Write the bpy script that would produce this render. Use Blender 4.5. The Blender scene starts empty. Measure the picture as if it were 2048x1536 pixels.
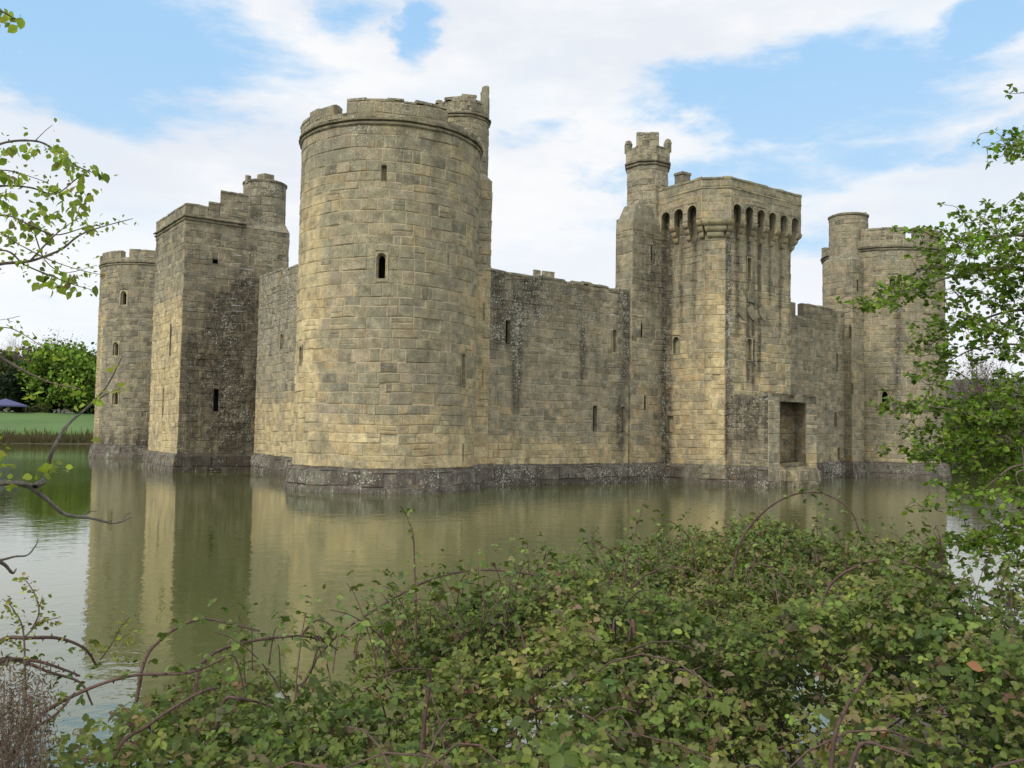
import bpy, math, random
import numpy as np
from mathutils import Vector, Matrix
random.seed(7); rng = np.random.default_rng(7)
S = bpy.context.scene
COL = S.collection

# ------------------------------------------------------------------ camera
W0, H0 = 2048, 1536
F_PX, YAW, PITCH, ROLL = 1805.1, 0.6242, 0.0527, 0.0176
CAM = np.array([-20.992, -39.767, 2.848])
def _basis():
    F = np.array([math.sin(YAW)*math.cos(PITCH), math.cos(YAW)*math.cos(PITCH), math.sin(PITCH)])
    R0 = np.array([math.cos(YAW), -math.sin(YAW), 0]); U0 = np.cross(R0, F)
    return F, R0*math.cos(ROLL)+U0*math.sin(ROLL), -R0*math.sin(ROLL)+U0*math.cos(ROLL)
FW, RT, UP = _basis()
def ray(x, y):
    return FW + RT*(x-W0/2)/F_PX - UP*(y-H0/2)/F_PX
def at(x, y, d):
    """the point seen at photo position x, y, at d metres measured along the ground"""
    r = ray(x, y); return CAM + r*(d/math.hypot(r[0], r[1]))
def hit(x, y, axis, val):
    r = ray(x, y); return CAM + r*((val-CAM[axis])/r[axis])
def hit_cyl(x, y, c, R):
    r = ray(x, y); ox, oy = CAM[0]-c[0], CAM[1]-c[1]
    a = r[0]**2+r[1]**2; b = 2*(ox*r[0]+oy*r[1]); k = ox*ox+oy*oy-R*R
    q = b*b-4*a*k
    t = (-b-math.sqrt(max(q, 0)))/(2*a); P = CAM+r*t
    return math.atan2(P[1]-c[1], P[0]-c[0]), P[2]
cam = bpy.data.cameras.new('camera'); cam.sensor_width = 36; cam.lens = F_PX/W0*36
cam.clip_start = 0.1; cam.clip_end = 6000
co = bpy.data.objects.new('camera', cam); COL.objects.link(co); S.camera = co
M = Matrix(((RT[0], UP[0], -FW[0], CAM[0]), (RT[1], UP[1], -FW[1], CAM[1]), (RT[2], UP[2], -FW[2], CAM[2]), (0, 0, 0, 1)))
co.matrix_world = M
S.view_settings.view_transform = 'Standard'; S.view_settings.look = 'None'
S.view_settings.exposure = 0.58; S.view_settings.gamma = 1
S.view_settings.use_curve_mapping = False

# ------------------------------------------------------------------ node helper
class NT:
    def __init__(s, tree): s.t = tree; s.n = tree.nodes; s.l = tree.links
    def put(s, sock, v):
        if hasattr(v, 'is_output') or isinstance(v, bpy.types.NodeSocket): s.l.new(v, sock)
        else:
            if isinstance(v, (tuple, list)) and sock.type == 'RGBA' and len(v) == 3: v = (*v, 1)
            sock.default_value = v
    def math(s, op, a, b=0.0, c=0.0, clamp=False):
        n = s.n.new('ShaderNodeMath'); n.operation = op; n.use_clamp = clamp
        s.put(n.inputs[0], a); s.put(n.inputs[1], b); s.put(n.inputs[2], c); return n.outputs[0]
    def mul(s, a, b): return s.math('MULTIPLY', a, b)
    def add(s, a, b): return s.math('ADD', a, b)
    def mr(s, v, a, b, c=0.0, d=1.0, smooth=False):
        n = s.n.new('ShaderNodeMapRange'); n.clamp = True
        if smooth: n.interpolation_type = 'SMOOTHSTEP'
        for i, x in enumerate((v, a, b, c, d)): s.put(n.inputs[i], x)
        return n.outputs[0]
    def noise(s, vec, scale, detail=3, rough=.55, dist=0.0):
        n = s.n.new('ShaderNodeTexNoise'); s.put(n.inputs['Vector'], vec)
        n.inputs['Scale'].default_value = scale; n.inputs['Detail'].default_value = detail
        n.inputs['Roughness'].default_value = rough; n.inputs['Distortion'].default_value = dist
        return n.outputs[0]
    def voro(s, vec, scale, rnd=1.0):
        n = s.n.new('ShaderNodeTexVoronoi'); s.put(n.inputs['Vector'], vec); n.inputs['Scale'].default_value = scale
        n.inputs['Randomness'].default_value = rnd; return n.outputs['Distance']
    def vmul(s, vec, v):
        n = s.n.new('ShaderNodeVectorMath'); n.operation = 'MULTIPLY'; s.put(n.inputs[0], vec); s.put(n.inputs[1], v); return n.outputs[0]
    def vadd(s, a, b):
        n = s.n.new('ShaderNodeVectorMath'); n.operation = 'ADD'; s.put(n.inputs[0], a); s.put(n.inputs[1], b); return n.outputs[0]
    def mix(s, f, a, b, mode='MIX'):
        n = s.n.new('ShaderNodeMix'); n.data_type = 'RGBA'; n.blend_type = mode; n.clamp_factor = True
        s.put(n.inputs[0], f); s.put(n.inputs[6], a); s.put(n.inputs[7], b); return n.outputs[2]
    def ramp(s, f, stops):
        n = s.n.new('ShaderNodeValToRGB'); e = n.color_ramp.elements
        while len(e) < len(stops): e.new(.5)
        for k, (p, c) in enumerate(stops): e[k].position = p; e[k].color = (*c, 1)
        s.put(n.inputs[0], f); return n.outputs[0]
    def sep(s, c):
        n = s.n.new('ShaderNodeSeparateXYZ'); s.put(n.inputs[0], c); return n.outputs
    def comb(s, x, y, z):
        n = s.n.new('ShaderNodeCombineXYZ'); s.put(n.inputs[0], x); s.put(n.inputs[1], y); s.put(n.inputs[2], z); return n.outputs[0]
    def attr(s, name):
        n = s.n.new('ShaderNodeAttribute'); n.attribute_name = name; return n
    def pos(s): return s.n.new('ShaderNodeNewGeometry').outputs['Position']
    def bump(s, h, strength, dist):
        n = s.n.new('ShaderNodeBump'); n.inputs['Strength'].default_value = strength; n.inputs['Distance'].default_value = dist
        s.put(n.inputs['Height'], h); return n.outputs[0]

# ------------------------------------------------------------------ sky and sun
SUN_AZ, SUN_EL = math.radians(-100), math.radians(38)      # azimuth from +Y towards +X
w = bpy.data.worlds.new('World'); S.world = w; w.use_nodes = True
t = NT(w.node_tree); t.n.clear()
out = t.n.new('ShaderNodeOutputWorld'); bg = t.n.new('ShaderNodeBackground'); bg.inputs['Strength'].default_value = 0.1
sky = t.n.new('ShaderNodeTexSky'); sky.sky_type = 'NISHITA'; sky.sun_disc = False
sky.sun_elevation = SUN_EL; sky.sun_rotation = SUN_AZ; sky.air_density = 1.0; sky.dust_density = 0.6; sky.ozone_density = 1.2
tc = t.n.new('ShaderNodeTexCoord').outputs['Generated']
x, y, z = t.sep(tc)
az = t.math('ARCTAN2', x, y); el = t.math('ARCSINE', z)
elp = t.math('MAXIMUM', z, 0.0)
pl = t.comb(t.math('DIVIDE', x, t.add(elp, .25)), t.math('DIVIDE', y, t.add(elp, .25)), 0.0)
n1 = t.noise(pl, 1.7, 7, .6, .3)
n2 = t.noise(t.vadd(pl, (7.3, 2.1, 0)), 4.5, 6, .62)
n3 = t.noise(t.comb(t.mul(az, 3.0), t.mul(el, 9.0), 0.0), 1.6, 6, .6)
p2 = t.comb(t.add(az, t.mul(t.add(n2, -.5), .16)), t.add(el, t.mul(t.add(n1, -.5), .11)), 0.0)
def px_sky(px, py):
    r = ray(px, py); r = r/np.linalg.norm(r); return math.atan2(r[0], r[1]), math.asin(r[2])
# openings of blue between the clouds: centre, half widths (photo scale), tilt, depth
gaps = [(170, 90, 420, 150, -.05, 1.0), (400, 165, 150, 70, .2, .75), (690, 10, 130, 60, 0, .6), (830, 62, 70, 50, .9, .75), (430, 60, 200, 90, 0, .7),
        (1640, 190, 330, 110, -.06, 1.0), (1500, 350, 330, 90, .1, .75), (1950, 60, 150, 60, .35, .75), (1050, 255, 140, 40, .3, .30),
        (1700, 330, 260, 60, .1, .7), (1990, 300, 130, 60, .3, .7), (60, 600, 170, 70, 0, .3), (1640, 470, 110, 60, 0, .4),
        (240, -250, 500, 160, 0, .8), (1900, -300, 600, 160, .1, .8)]
tot = None
for gx, gy, hx, hy, rot, amp in gaps:
    ca, ce = px_sky(gx, gy)
    mp = t.n.new('ShaderNodeMapping'); mp.vector_type = 'TEXTURE'
    mp.inputs['Location'].default_value = (ca, ce, 0); mp.inputs['Rotation'].default_value = (0, 0, rot)
    mp.inputs['Scale'].default_value = (hx/F_PX*1.5, hy/F_PX*1.5, 1); t.l.new(p2, mp.inputs['Vector'])
    ln = t.n.new('ShaderNodeVectorMath'); ln.operation = 'LENGTH'; t.l.new(mp.outputs[0], ln.inputs[0])
    g = t.mul(t.mr(ln.outputs['Value'], 1.0, .15, 0, 1, True), amp)
    tot = g if tot is None else t.math('MAXIMUM', tot, g)
# ragged edges
fine = t.add(t.mul(t.add(n3, -.5), 1.0), t.mul(t.add(n2, -.5), .55))
blue = t.mr(t.add(tot, t.mul(fine, 1.9)), .22, .82, 0, 1, True)
side = t.math('COSINE', t.add(az, -YAW))
back = t.mul(t.mr(side, .55, .2), t.mr(n1, .50, .62))      # scattered gaps elsewhere in the sky
blue = t.math('MAXIMUM', blue, back)
n4 = t.noise(t.comb(t.mul(az, 2.0), t.mul(el, 7.0), 3.7), 1.3, 5, .55)
shade = t.mr(t.add(t.mul(n4, .7), t.mul(n2, .3)), .40, .60, 0, 1, True)
cloud = t.mix(shade, (5.4, 5.7, 6.2), (6.5, 6.52, 6.6))
cloud = t.mix(t.mul(t.mr(el, .30, .08, 0, 1, True), .8), cloud, (6.5, 6.65, 6.9))
bright = t.mr(side, .45, -.3, 0, 1, True)                   # unseen half of the sky, brightened to light the castle
cloud = t.mix(bright, cloud, (13.0, 12.8, 12.4))
thin = t.mul(t.mr(t.noise(t.comb(t.mul(az, 2.2), t.mul(el, 5.0), 9.1), 1.6, 6, .65), .50, .66), .26)
cloud = t.mix(thin, cloud, (4.3, 5.6, 6.7))
low = t.mr(el, .0, .22, 1, 0, True)
bluecol = t.mix(t.mr(el, .15, .5), (3.4, 5.0, 6.5), (2.1, 4.2, 6.7))
bluecol = t.mix(t.mul(low, .7), bluecol, (5.0, 5.7, 6.3))
bluecol = t.mix(.12, bluecol, sky.outputs[0])
col = t.mix(t.mul(blue, .92), cloud, bluecol)
t.l.new(col, bg.inputs[0]); t.l.new(bg.outputs[0], out.inputs[0])

sl = bpy.data.lights.new('sun', 'SUN'); sl.energy = 1.9; sl.angle = math.radians(10); sl.color = (1, .95, .86)
so = bpy.data.objects.new('sun', sl); COL.objects.link(so); so.location = (-60, 20, 60)
sd = Vector((math.sin(SUN_AZ)*math.cos(SUN_EL), math.cos(SUN_AZ)*math.cos(SUN_EL), math.sin(SUN_EL)))
so.rotation_euler = sd.to_track_quat('Z', 'Y').to_euler()

# ------------------------------------------------------------------ object helpers
def mat(name):
    m = bpy.data.materials.new(name); m.use_nodes = True; tt = NT(m.node_tree); tt.n.clear()
    o = tt.n.new('ShaderNodeOutputMaterial'); b = tt.n.new('ShaderNodeBsdfPrincipled'); tt.l.new(b.outputs[0], o.inputs[0])
    return m, tt, b, o
def tag(o, label=None, cat=None, group=None, kind=None):
    if label: o['label'] = label
    if cat: o['category'] = cat
    if group: o['group'] = group
    if kind: o['kind'] = kind
    return o
def empty(name, loc):
    o = bpy.data.objects.new(name, None); COL.objects.link(o); o.location = loc; o.empty_display_size = .3; return o
def link(name, me, mats, parent=None):
    o = bpy.data.objects.new(name, me)
    for m in (mats if isinstance(mats, (list, tuple)) else [mats]): me.materials.append(m)
    COL.objects.link(o)
    if parent is not None:
        o.parent = parent
        pl_ = Vector((0, 0, 0)); q = parent
        while q is not None: pl_ += q.location; q = q.parent
        o.location = -pl_
    return o
class Acc:
    """collects quads with per-stone colours; build() links them as one mesh object"""
    def __init__(s): s.v = []; s.f = []; s.b = []; s.w = []; s.m = []
    def vert(s, p, blk, wx): s.v.append(tuple(p)); s.b.append(blk); s.w.append(wx); return len(s.v)-1
    def face(s, pts, blk=(.5, .5, 0), wx=(0, 0, 0), mi=0):
        s.f.append([s.vert(p, blk, wx) for p in pts]); s.m.append(mi)
    def box(s, c, sx, sy, sz, rot=0, blk=None, wx=(0, 0, 0), jit=0, taper=1.0):
        blk = blk or (random.random(), random.random(), 0)
        ca, sa = math.cos(rot), math.sin(rot); P = []
        for k in (0, 1):
            q = taper if k else 1
            for (a, b) in ((-1, -1), (1, -1), (1, 1), (-1, 1)):
                X, Y = a*sx/2*q, b*sy/2*q
                P.append((c[0]+X*ca-Y*sa+random.uniform(-jit, jit), c[1]+X*sa+Y*ca+random.uniform(-jit, jit), c[2]+k*sz+random.uniform(-jit, jit)))
        for f in ((0, 3, 2, 1), (4, 5, 6, 7), (0, 1, 5, 4), (1, 2, 6, 5), (2, 3, 7, 6), (3, 0, 4, 7)):
            s.face([P[i] for i in f], blk, wx)
    def build(s, name, mats, parent=None, smooth=False):
        me = bpy.data.meshes.new(name); me.from_pydata(s.v, [], s.f); 
        for an, dat in (('blk', s.b), ('wx', s.w)):
            a = me.color_attributes.new(an, 'FLOAT_COLOR', 'POINT')
            arr = np.ones((len(s.v), 4), np.float32); arr[:, :3] = np.array(dat, np.float32).reshape(-1, 3)
            a.data.foreach_set('color', arr.ravel())
        me.polygons.foreach_set('material_index', s.m)
        if smooth: me.polygons.foreach_set('use_smooth', [True]*len(s.f))
        me.update(); return link(name, me, mats, parent)

# ------------------------------------------------------------------ materials
def stone(name, cols, warm=((.40, .315, .165), (.48, .395, .225), (.36, .27, .14)), joint=(.46, .375, .24), jamt=.62, lich=1.0):
    m, t, b, o = mat(name)
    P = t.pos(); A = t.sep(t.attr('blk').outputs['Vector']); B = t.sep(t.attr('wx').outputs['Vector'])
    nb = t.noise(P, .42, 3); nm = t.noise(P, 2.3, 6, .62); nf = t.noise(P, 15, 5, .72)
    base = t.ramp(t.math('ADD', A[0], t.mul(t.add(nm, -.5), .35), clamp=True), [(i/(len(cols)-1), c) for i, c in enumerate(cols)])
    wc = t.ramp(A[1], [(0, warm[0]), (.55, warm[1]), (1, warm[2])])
    wf = t.mr(t.add(t.add(B[2], t.mul(t.add(nb, -.5), .9)), t.mul(t.add(A[1], -.5), .5)), .3, .8, 0, 1)  # warm unweathered stone; on left-facing sides it also paints in sunlight
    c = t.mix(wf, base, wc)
    c = t.mix(t.mul(t.mr(t.noise(P, 1.1, 6, .7, .4), .48, .62), .62), c, (.17, .172, .125))
    c = t.mix(t.mul(t.mr(t.noise(t.vadd(P, (3, 9, 4)), 3.2, 5, .7), .54, .66), .45), c, (.33, .31, .245))           # grey-green crust
    ochre = t.mul(t.mr(t.noise(t.vmul(P, (1, 1, 2.2)), .9, 4, .6, .2), .63, .72), .45)
    c = t.mix(ochre, c, (.34, .20, .06))
    f1 = t.mr(nm, .25, .75, .56, 1.40); f2 = t.mr(nf, .25, .75, .55, 1.42)
    c = t.mix(1.0, c, t.comb(t.mul(f1, f2), t.mul(f1, f2), t.mul(f1, f2)), 'MULTIPLY')
    # mortar
    jm = t.mr(t.noise(P, 1.3, 3), .36, .52, .25, 1.0)
    c = t.mix(t.mul(t.mul(A[2], jm), jamt), c, joint)
    # rain-washed dark algae; along plinth tops also a painted shadow line
    sv = t.noise(t.vmul(P, (1.5, 1.5, .10)), 1.0, 5, .6)
    sn = t.noise(P, 3.0, 5, .7)
    sf = t.math('ADD', t.mul(B[0], t.mr(sv, .33, .56, .45, 1.45)), t.mul(t.mr(sv, .60, .75), .30), clamp=True)
    sf = t.mul(sf, t.mr(sn, .3, .55, .35, 1.0))
    c = t.mix(t.mul(sf, .92), c, t.mix(nf, (.026, .023, .018), (.072, .062, .047)))
    # white and grey lichen
    vd = t.voro(t.vadd(P, t.vmul(t.comb(nf, nm, nf), (.12, .12, .12))), 6.5)
    vd2 = t.voro(P, 14.0)
    lc = t.noise(P, 1.0, 4, .7)
    thr = t.math('ADD', t.mul(B[1], .37), t.mul(t.add(lc, -.5), .85))
    l1 = t.mr(t.add(thr, t.mul(vd, -1)), .0, .10)
    l2 = t.mr(t.add(t.add(thr, -.03), t.mul(vd2, -1)), .0, .06)
    c = t.mix(t.mul(t.math('MAXIMUM', l1, l2), .66*lich), c, t.mix(nf, (.28, .28, .23), (.54, .53, .46)))
    t.l.new(c, b.inputs['Base Color']); b.inputs['Roughness'].default_value = .93
    b.inputs['Specular IOR Level'].default_value = .2
    h = t.add(t.mul(nm, .6), t.mul(nf, .5))
    t.l.new(t.bump(h, .9, .08), b.inputs['Normal'])
    return m
GREY = [(.145, .132, .095), (.215, .192, .125), (.27, .235, .15), (.225, .205, .14), (.285, .24, .155), (.255, .212, .15), (.19, .178, .125)]
m_stone = stone('weathered_sandstone', GREY)
m_rubble = stone('lichen_sandstone', [(.15, .136, .10), (.225, .20, .138), (.27, .235, .16), (.32, .275, .185), (.20, .183, .138)], jamt=.5)
m_plinth = stone('wet_plinth_stone', [(.060, .052, .042), (.088, .076, .063), (.112, .097, .08), (.075, .065, .053)], joint=(.10, .085, .07), jamt=.5, warm=((.2, .17, .11),)*3)
m_dress = stone('dressed_sandstone', [(.27, .235, .15), (.32, .275, .175), (.29, .25, .17)], jamt=.3)
m_door = stone('brown_blocked_doorway_stone', [(.075, .055, .03), (.125, .09, .045), (.17, .12, .06), (.095, .085, .045)], joint=(.2, .15, .09), warm=((.17, .115, .05),)*3)
def plain(name, c, rough=.9):
    m, t, b, o = mat(name); n = t.noise(t.pos(), 6, 4)
    t.l.new(t.mix(n, tuple(k*.7 for k in c), tuple(k*1.3 for k in c)), b.inputs['Base Color']); b.inputs['Roughness'].default_value = rough
    return m
m_dark = plain('dark_interior', (.012, .011, .010))  # near-black colour paints in the unlit inside behind the openings

# ------------------------------------------------------------------ masonry
def no_wx(u, v, p): return (0.0, .25, .0)
def course_list(v0, v1, h, rnd):
    r = random.Random(rnd); c = [v0]
    while c[-1] < v1-h*.6: c.append(c[-1]+h*r.uniform(.66, 1.38))
    k = (v1-v0)/(c[-1]-v0) if len(c) > 1 else 1
    return [v0+(q-v0)*k for q in c] if len(c) > 1 else [v0, v1]
def block(acc, P, u0, u1, v0, v1, wf, seg, depth=.022, bev=.04, rough=1.0):
    w, h = u1-u0, v1-v0
    if w < .015 or h < .015: return
    n = max(1, int(math.ceil(w/seg)))
    e = min(bev*random.uniform(.7, 1.4), w*.25, h*.25)
    o = random.uniform(-.012, .022)*rough
    if random.random() < .10: o -= random.uniform(.01, .05)*rough
    r1, r2 = random.random(), random.random(); tl = random.uniform(-.008, .008)*rough
    js = [[random.uniform(-.010, .010)*rough for _ in range(4)] for _ in range(1)][0]
    us = [u0+w*i/n for i in range(n+1)]; ui = [u0+e+(w-2*e)*i/n for i in range(n+1)]
    ids = []
    for row, (uu, off, vv) in enumerate(((us, -depth, v0), (ui, o-tl, v0+e), (ui, o+tl, v1-e), (us, -depth, v1))):
        L = []
        for i, u in enumerate(uu):
            vj = vv
            if row in (1, 2): vj += js[(row-1)*2+(1 if i > n/2 else 0)]
            vj += .028*math.sin(u*.9+v0*.35)+.016*math.sin(u*2.3+v0*1.7)
            p = P(u, vj, off); L.append(acc.vert(p, (r1, r2, 1.0 if row in (0, 3) else 0.0), wf(u, vv, p)))
        ids.append(L)
    for a, b in ((0, 1), (1, 2), (2, 3)):
        for i in range(n):
            acc.f.append([ids[a][i], ids[a][i+1], ids[b][i+1], ids[b][i]]); acc.m.append(0)
    acc.f.append([ids[0][0], ids[1][0], ids[2][0], ids[3][0]]); acc.m.append(0)
    acc.f.append([ids[0][n], ids[3][n], ids[2][n], ids[1][n]]); acc.m.append(0)
def skin(acc, P, u0, u1, courses, wf=no_wx, wmean=.75, holes=(), seg=.32, rough=1.0, bev=.04):
    for k in range(len(courses)-1):
        va, vb = courses[k], courses[k+1]
        cuts = [u0]; u = u0+wmean*random.uniform(.3, 1.0)
        while u < u1-.25*wmean: cuts.append(u); u += wmean*random.choice((.6, .75, .9, 1.0, 1.2, 1.5))*random.uniform(.9, 1.1)
        cuts.append(u1)
        for i in range(len(cuts)-1):
            rects = [(cuts[i], cuts[i+1], va, vb)]
            for (h0, h1, g0, g1) in holes:
                nr = []
                for (a, b, c, d) in rects:
                    if h1 <= a or h0 >= b or g1 <= c or g0 >= d: nr.append((a, b, c, d)); continue
                    if a < h0: nr.append((a, h0, c, d))
                    if h1 < b: nr.append((h1, b, c, d))
                    m0, m1 = max(a, h0), min(b, h1)
                    if c < g0: nr.append((m0, m1, c, g0))
                    if g1 < d: nr.append((m0, m1, g1, d))
                rects = nr
            for (a, b, c, d) in rects:
                q = random.random()
                if q < .10 and d-c > .3: m_ = c+(d-c)*random.uniform(.38, .62); rr = [(a, b, c, m_), (a, b, m_, d)]
                elif q < .17 and b-a > .5: m_ = a+(b-a)*random.uniform(.3, .7); rr = [(a, m_, c, d), (m_, b, c, d)]
                else: rr = [(a, b, c, d)]
                for r in rr: block(acc, P, *r, wf, seg, rough=rough, bev=bev)
def circ(c, R, prof=lambda v: 0.0):
    def P(u, v, off):
        a = u/R; r = R+off+prof(v); return (c[0]+r*math.cos(a), c[1]+r*math.sin(a), v)
    return P
def chain(pts, closed=False, prof=lambda v: 0.0):
    """list of (P, length) for each straight face; the outside lies to the right of travel; corners mitred"""
    n = len(pts); segs = n if closed else n-1; res = []
    dirs = []
    for i in range(segs):
        a, b = np.array(pts[i], float), np.array(pts[(i+1) % n], float); L = np.hypot(*(b-a)); dirs.append(((b-a)/L, L, a))
    def turn(d0, d1): return math.atan2(d0[0]*d1[1]-d0[1]*d1[0], d0[0]*d1[0]+d0[1]*d1[1])
    for i in range(segs):
        d, L, a = dirs[i]
        m0 = math.tan(turn(dirs[i-1][0], d)/2) if (closed or i > 0) else 0
        m1 = math.tan(turn(d, dirs[(i+1) % segs][0])/2) if (closed or i < segs-1) else 0
        def P(u, v, off, d=d, L=L, a=a, m0=m0, m1=m1):
            off = off+prof(v); s = u+(u/L)*off*m1-(1-u/L)*off*m0
            return (a[0]+d[0]*s+d[1]*off, a[1]+d[1]*s-d[0]*off, v)
        res.append((P, L))
    return res
def arch_pts(w, v0, v1, point=.62, n=8):
    """outline of an arched opening centred on 0, and for each vertex a matching spot on a frame"""
    hw = w/2; sp = v1-min(w*point, (v1-v0)*.6); pts = [(-hw, v0, 'bl'), (hw, v0, 'br'), (hw, sp, 's')]
    for k in range(1, n):
        q = k/n; a = q*math.pi/2
        pts.append((hw*math.cos(a)**.85, sp+(v1-sp)*math.sin(a)**1.1, q))
    top = (0, v1, 'top'); L = [(-x, y, ('L', g)) for (x, y, g) in pts[3:][::-1]]
    return pts+[top]+L+[(-hw, sp, 'sl')]
def frame_pts(cont, W, v0, v1):
    hw = W/2; res = []; sp = [p for p in cont if p[2] == 's'][0][1]
    for (x, y, g) in cont:
        if g == 'bl': res.append((-hw, v0))
        elif g == 'br': res.append((hw, v0))
        elif g == 's': res.append((hw, y))
        elif g == 'sl': res.append((-hw, y))
        elif g == 'top': res.append((0, v1))
        else:
            s = 1
            if isinstance(g, tuple): s = -1; g = g[1]
            res.append((s*hw, sp+(v1-sp)*g/.5) if g <= .5 else (s*hw*(1-(g-.5)/.5), v1))
    return res
def opening(P, uc, v0, v1, w, style, parent, wx=(.1, .25, .12), m_s=None, name='window'):
    """one window: dressed surround, reveal and the dark inside (or a blocked back)"""
    acc = Acc(); m_s = m_s or m_dress
    def strip(A, B, oa, ob, mi=0, blk=None):
        n = len(A)
        for i in range(n):
            j = (i+1) % n
            acc.face([P(uc+A[i][0], A[i][1], oa), P(uc+A[j][0], A[j][1], oa), P(uc+B[j][0], B[j][1], ob), P(uc+B[i][0], B[i][1], ob)], blk or (random.random(), random.random(), .0), wx, mi)
    def cap(A, o, mi): acc.face([P(uc+a[0], a[1], o) for a in A], (.3, .5, 0), wx, mi)
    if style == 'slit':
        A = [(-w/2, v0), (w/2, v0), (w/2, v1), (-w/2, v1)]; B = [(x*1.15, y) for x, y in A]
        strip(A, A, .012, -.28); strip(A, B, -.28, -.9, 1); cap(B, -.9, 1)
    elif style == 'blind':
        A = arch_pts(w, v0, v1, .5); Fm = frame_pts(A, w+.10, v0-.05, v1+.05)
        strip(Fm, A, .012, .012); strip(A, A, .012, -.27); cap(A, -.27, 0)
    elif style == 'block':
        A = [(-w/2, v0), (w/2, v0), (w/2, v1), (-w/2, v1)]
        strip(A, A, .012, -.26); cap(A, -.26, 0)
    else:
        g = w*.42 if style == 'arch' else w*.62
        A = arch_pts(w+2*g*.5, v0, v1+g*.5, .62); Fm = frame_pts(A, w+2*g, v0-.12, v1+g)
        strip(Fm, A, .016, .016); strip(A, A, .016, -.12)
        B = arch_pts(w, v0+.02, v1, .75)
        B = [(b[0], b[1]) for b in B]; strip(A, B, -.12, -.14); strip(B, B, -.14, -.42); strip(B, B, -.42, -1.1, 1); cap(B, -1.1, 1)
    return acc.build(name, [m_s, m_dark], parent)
def hole_of(uc, v0, v1, w, style):
    if style in ('slit', 'block'): return (uc-w/2, uc+w/2, v0, v1)
    if style == 'blind': return (uc-w/2-.05, uc+w/2+.05, v0-.05, v1+.05)
    g = w*.42 if style == 'arch' else w*.62
    return (uc-w/2-g, uc+w/2+g, v0-.12, v1+g)
def openings(P, lst, parent, **k):
    for s in lst: opening(P, *s, parent, **k)
def ring_mould(acc, P, u0, u1, z, prof, wf=no_wx, seg=.5, wob=.012):
    """a moulding of given (offset, height) profile run along P"""
    n = max(1, int((u1-u0)/seg))
    for i in range(n):
        a, b = u0+(u1-u0)*i/n, u0+(u1-u0)*(i+1)/n; r = (random.random()*.7, random.random(), 0); dz = random.uniform(-wob, wob); do = random.uniform(-wob, wob)
        for k in range(len(prof)-1):
            (o0, h0), (o1, h1) = prof[k], prof[k+1]
            pts = [P(a, z+h0+dz, o0+do), P(b, z+h0+dz, o0+do), P(b, z+h1+dz, o1+do), P(a, z+h1+dz, o1+do)]
            acc.face(pts, r, wf(a, z, pts[0]))
STRING = [(-.05, -.14), (.03, -.13), (.09, -.08), (.10, -.02), (.05, .03), (.0, .05), (.0, .08), (.15, .10), (.16, .17), (.06, .21), (-.05, .22)]
def coping(acc, P, u0, u1, ztop, thick, wf=no_wx, w=.75, over=.025, h=.16, drop=0.0):
    """a row of separate weathered coping stones over a wall of given thickness"""
    u = u0
    while u < u1-.05:
        b = min(u+w*random.uniform(.7, 1.4), u1)
        if u1-b < .2: b = u1
        zt = ztop(.5*(u+b)); dz = [random.uniform(-.03, .03) for _ in range(4)]; r = (random.random()*.6, random.random(), 0.0)
        o1, o0 = over+random.uniform(-.02, .02), -thick-over
        z1, z0 = zt, zt-h
        g = .012
        C = [P(u+g, z0, o1), P(b-g, z0, o1), P(b-g, z0, o0), P(u+g, z0, o0)]
        T = [P(u+g, z1+dz[0]-.05, o1), P(b-g, z1+dz[1]-.05, o1), P(b-g, z1+dz[2]-.05, o0), P(u+g, z1+dz[3]-.05, o0)]
        Mi = [P(u+g, z1+dz[0]+.02, o1-thick*.35), P(b-g, z1+dz[1]+.02, o1-thick*.35), P(b-g, z1+dz[2]+.02, o0+thick*.35), P(u+g, z1+dz[3]+.02, o0+thick*.35)]
        wx = wf(u, zt, C[0]); wx = (wx[0]*.5+.12, wx[1]+.12, 0)
        acc.face([C[0], C[1], T[1], T[0]], r, wx); acc.face([C[2], C[3], T[3], T[2]], r, wx)
        acc.face([T[0], T[1], Mi[1], Mi[0]], r, wx); acc.face([Mi[0], Mi[1], Mi[2], Mi[3]], r, wx); acc.face([T[2], T[3], Mi[3], Mi[2]], r, wx)
        acc.face([C[0], T[0], Mi[0], Mi[3], T[3], C[3]], r, wx); acc.face([C[1], C[2], T[2], Mi[2], Mi[1], T[1]], r, wx)
        acc.face([C[3], C[2], C[1], C[0]], r, wx)
        u = b
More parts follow.
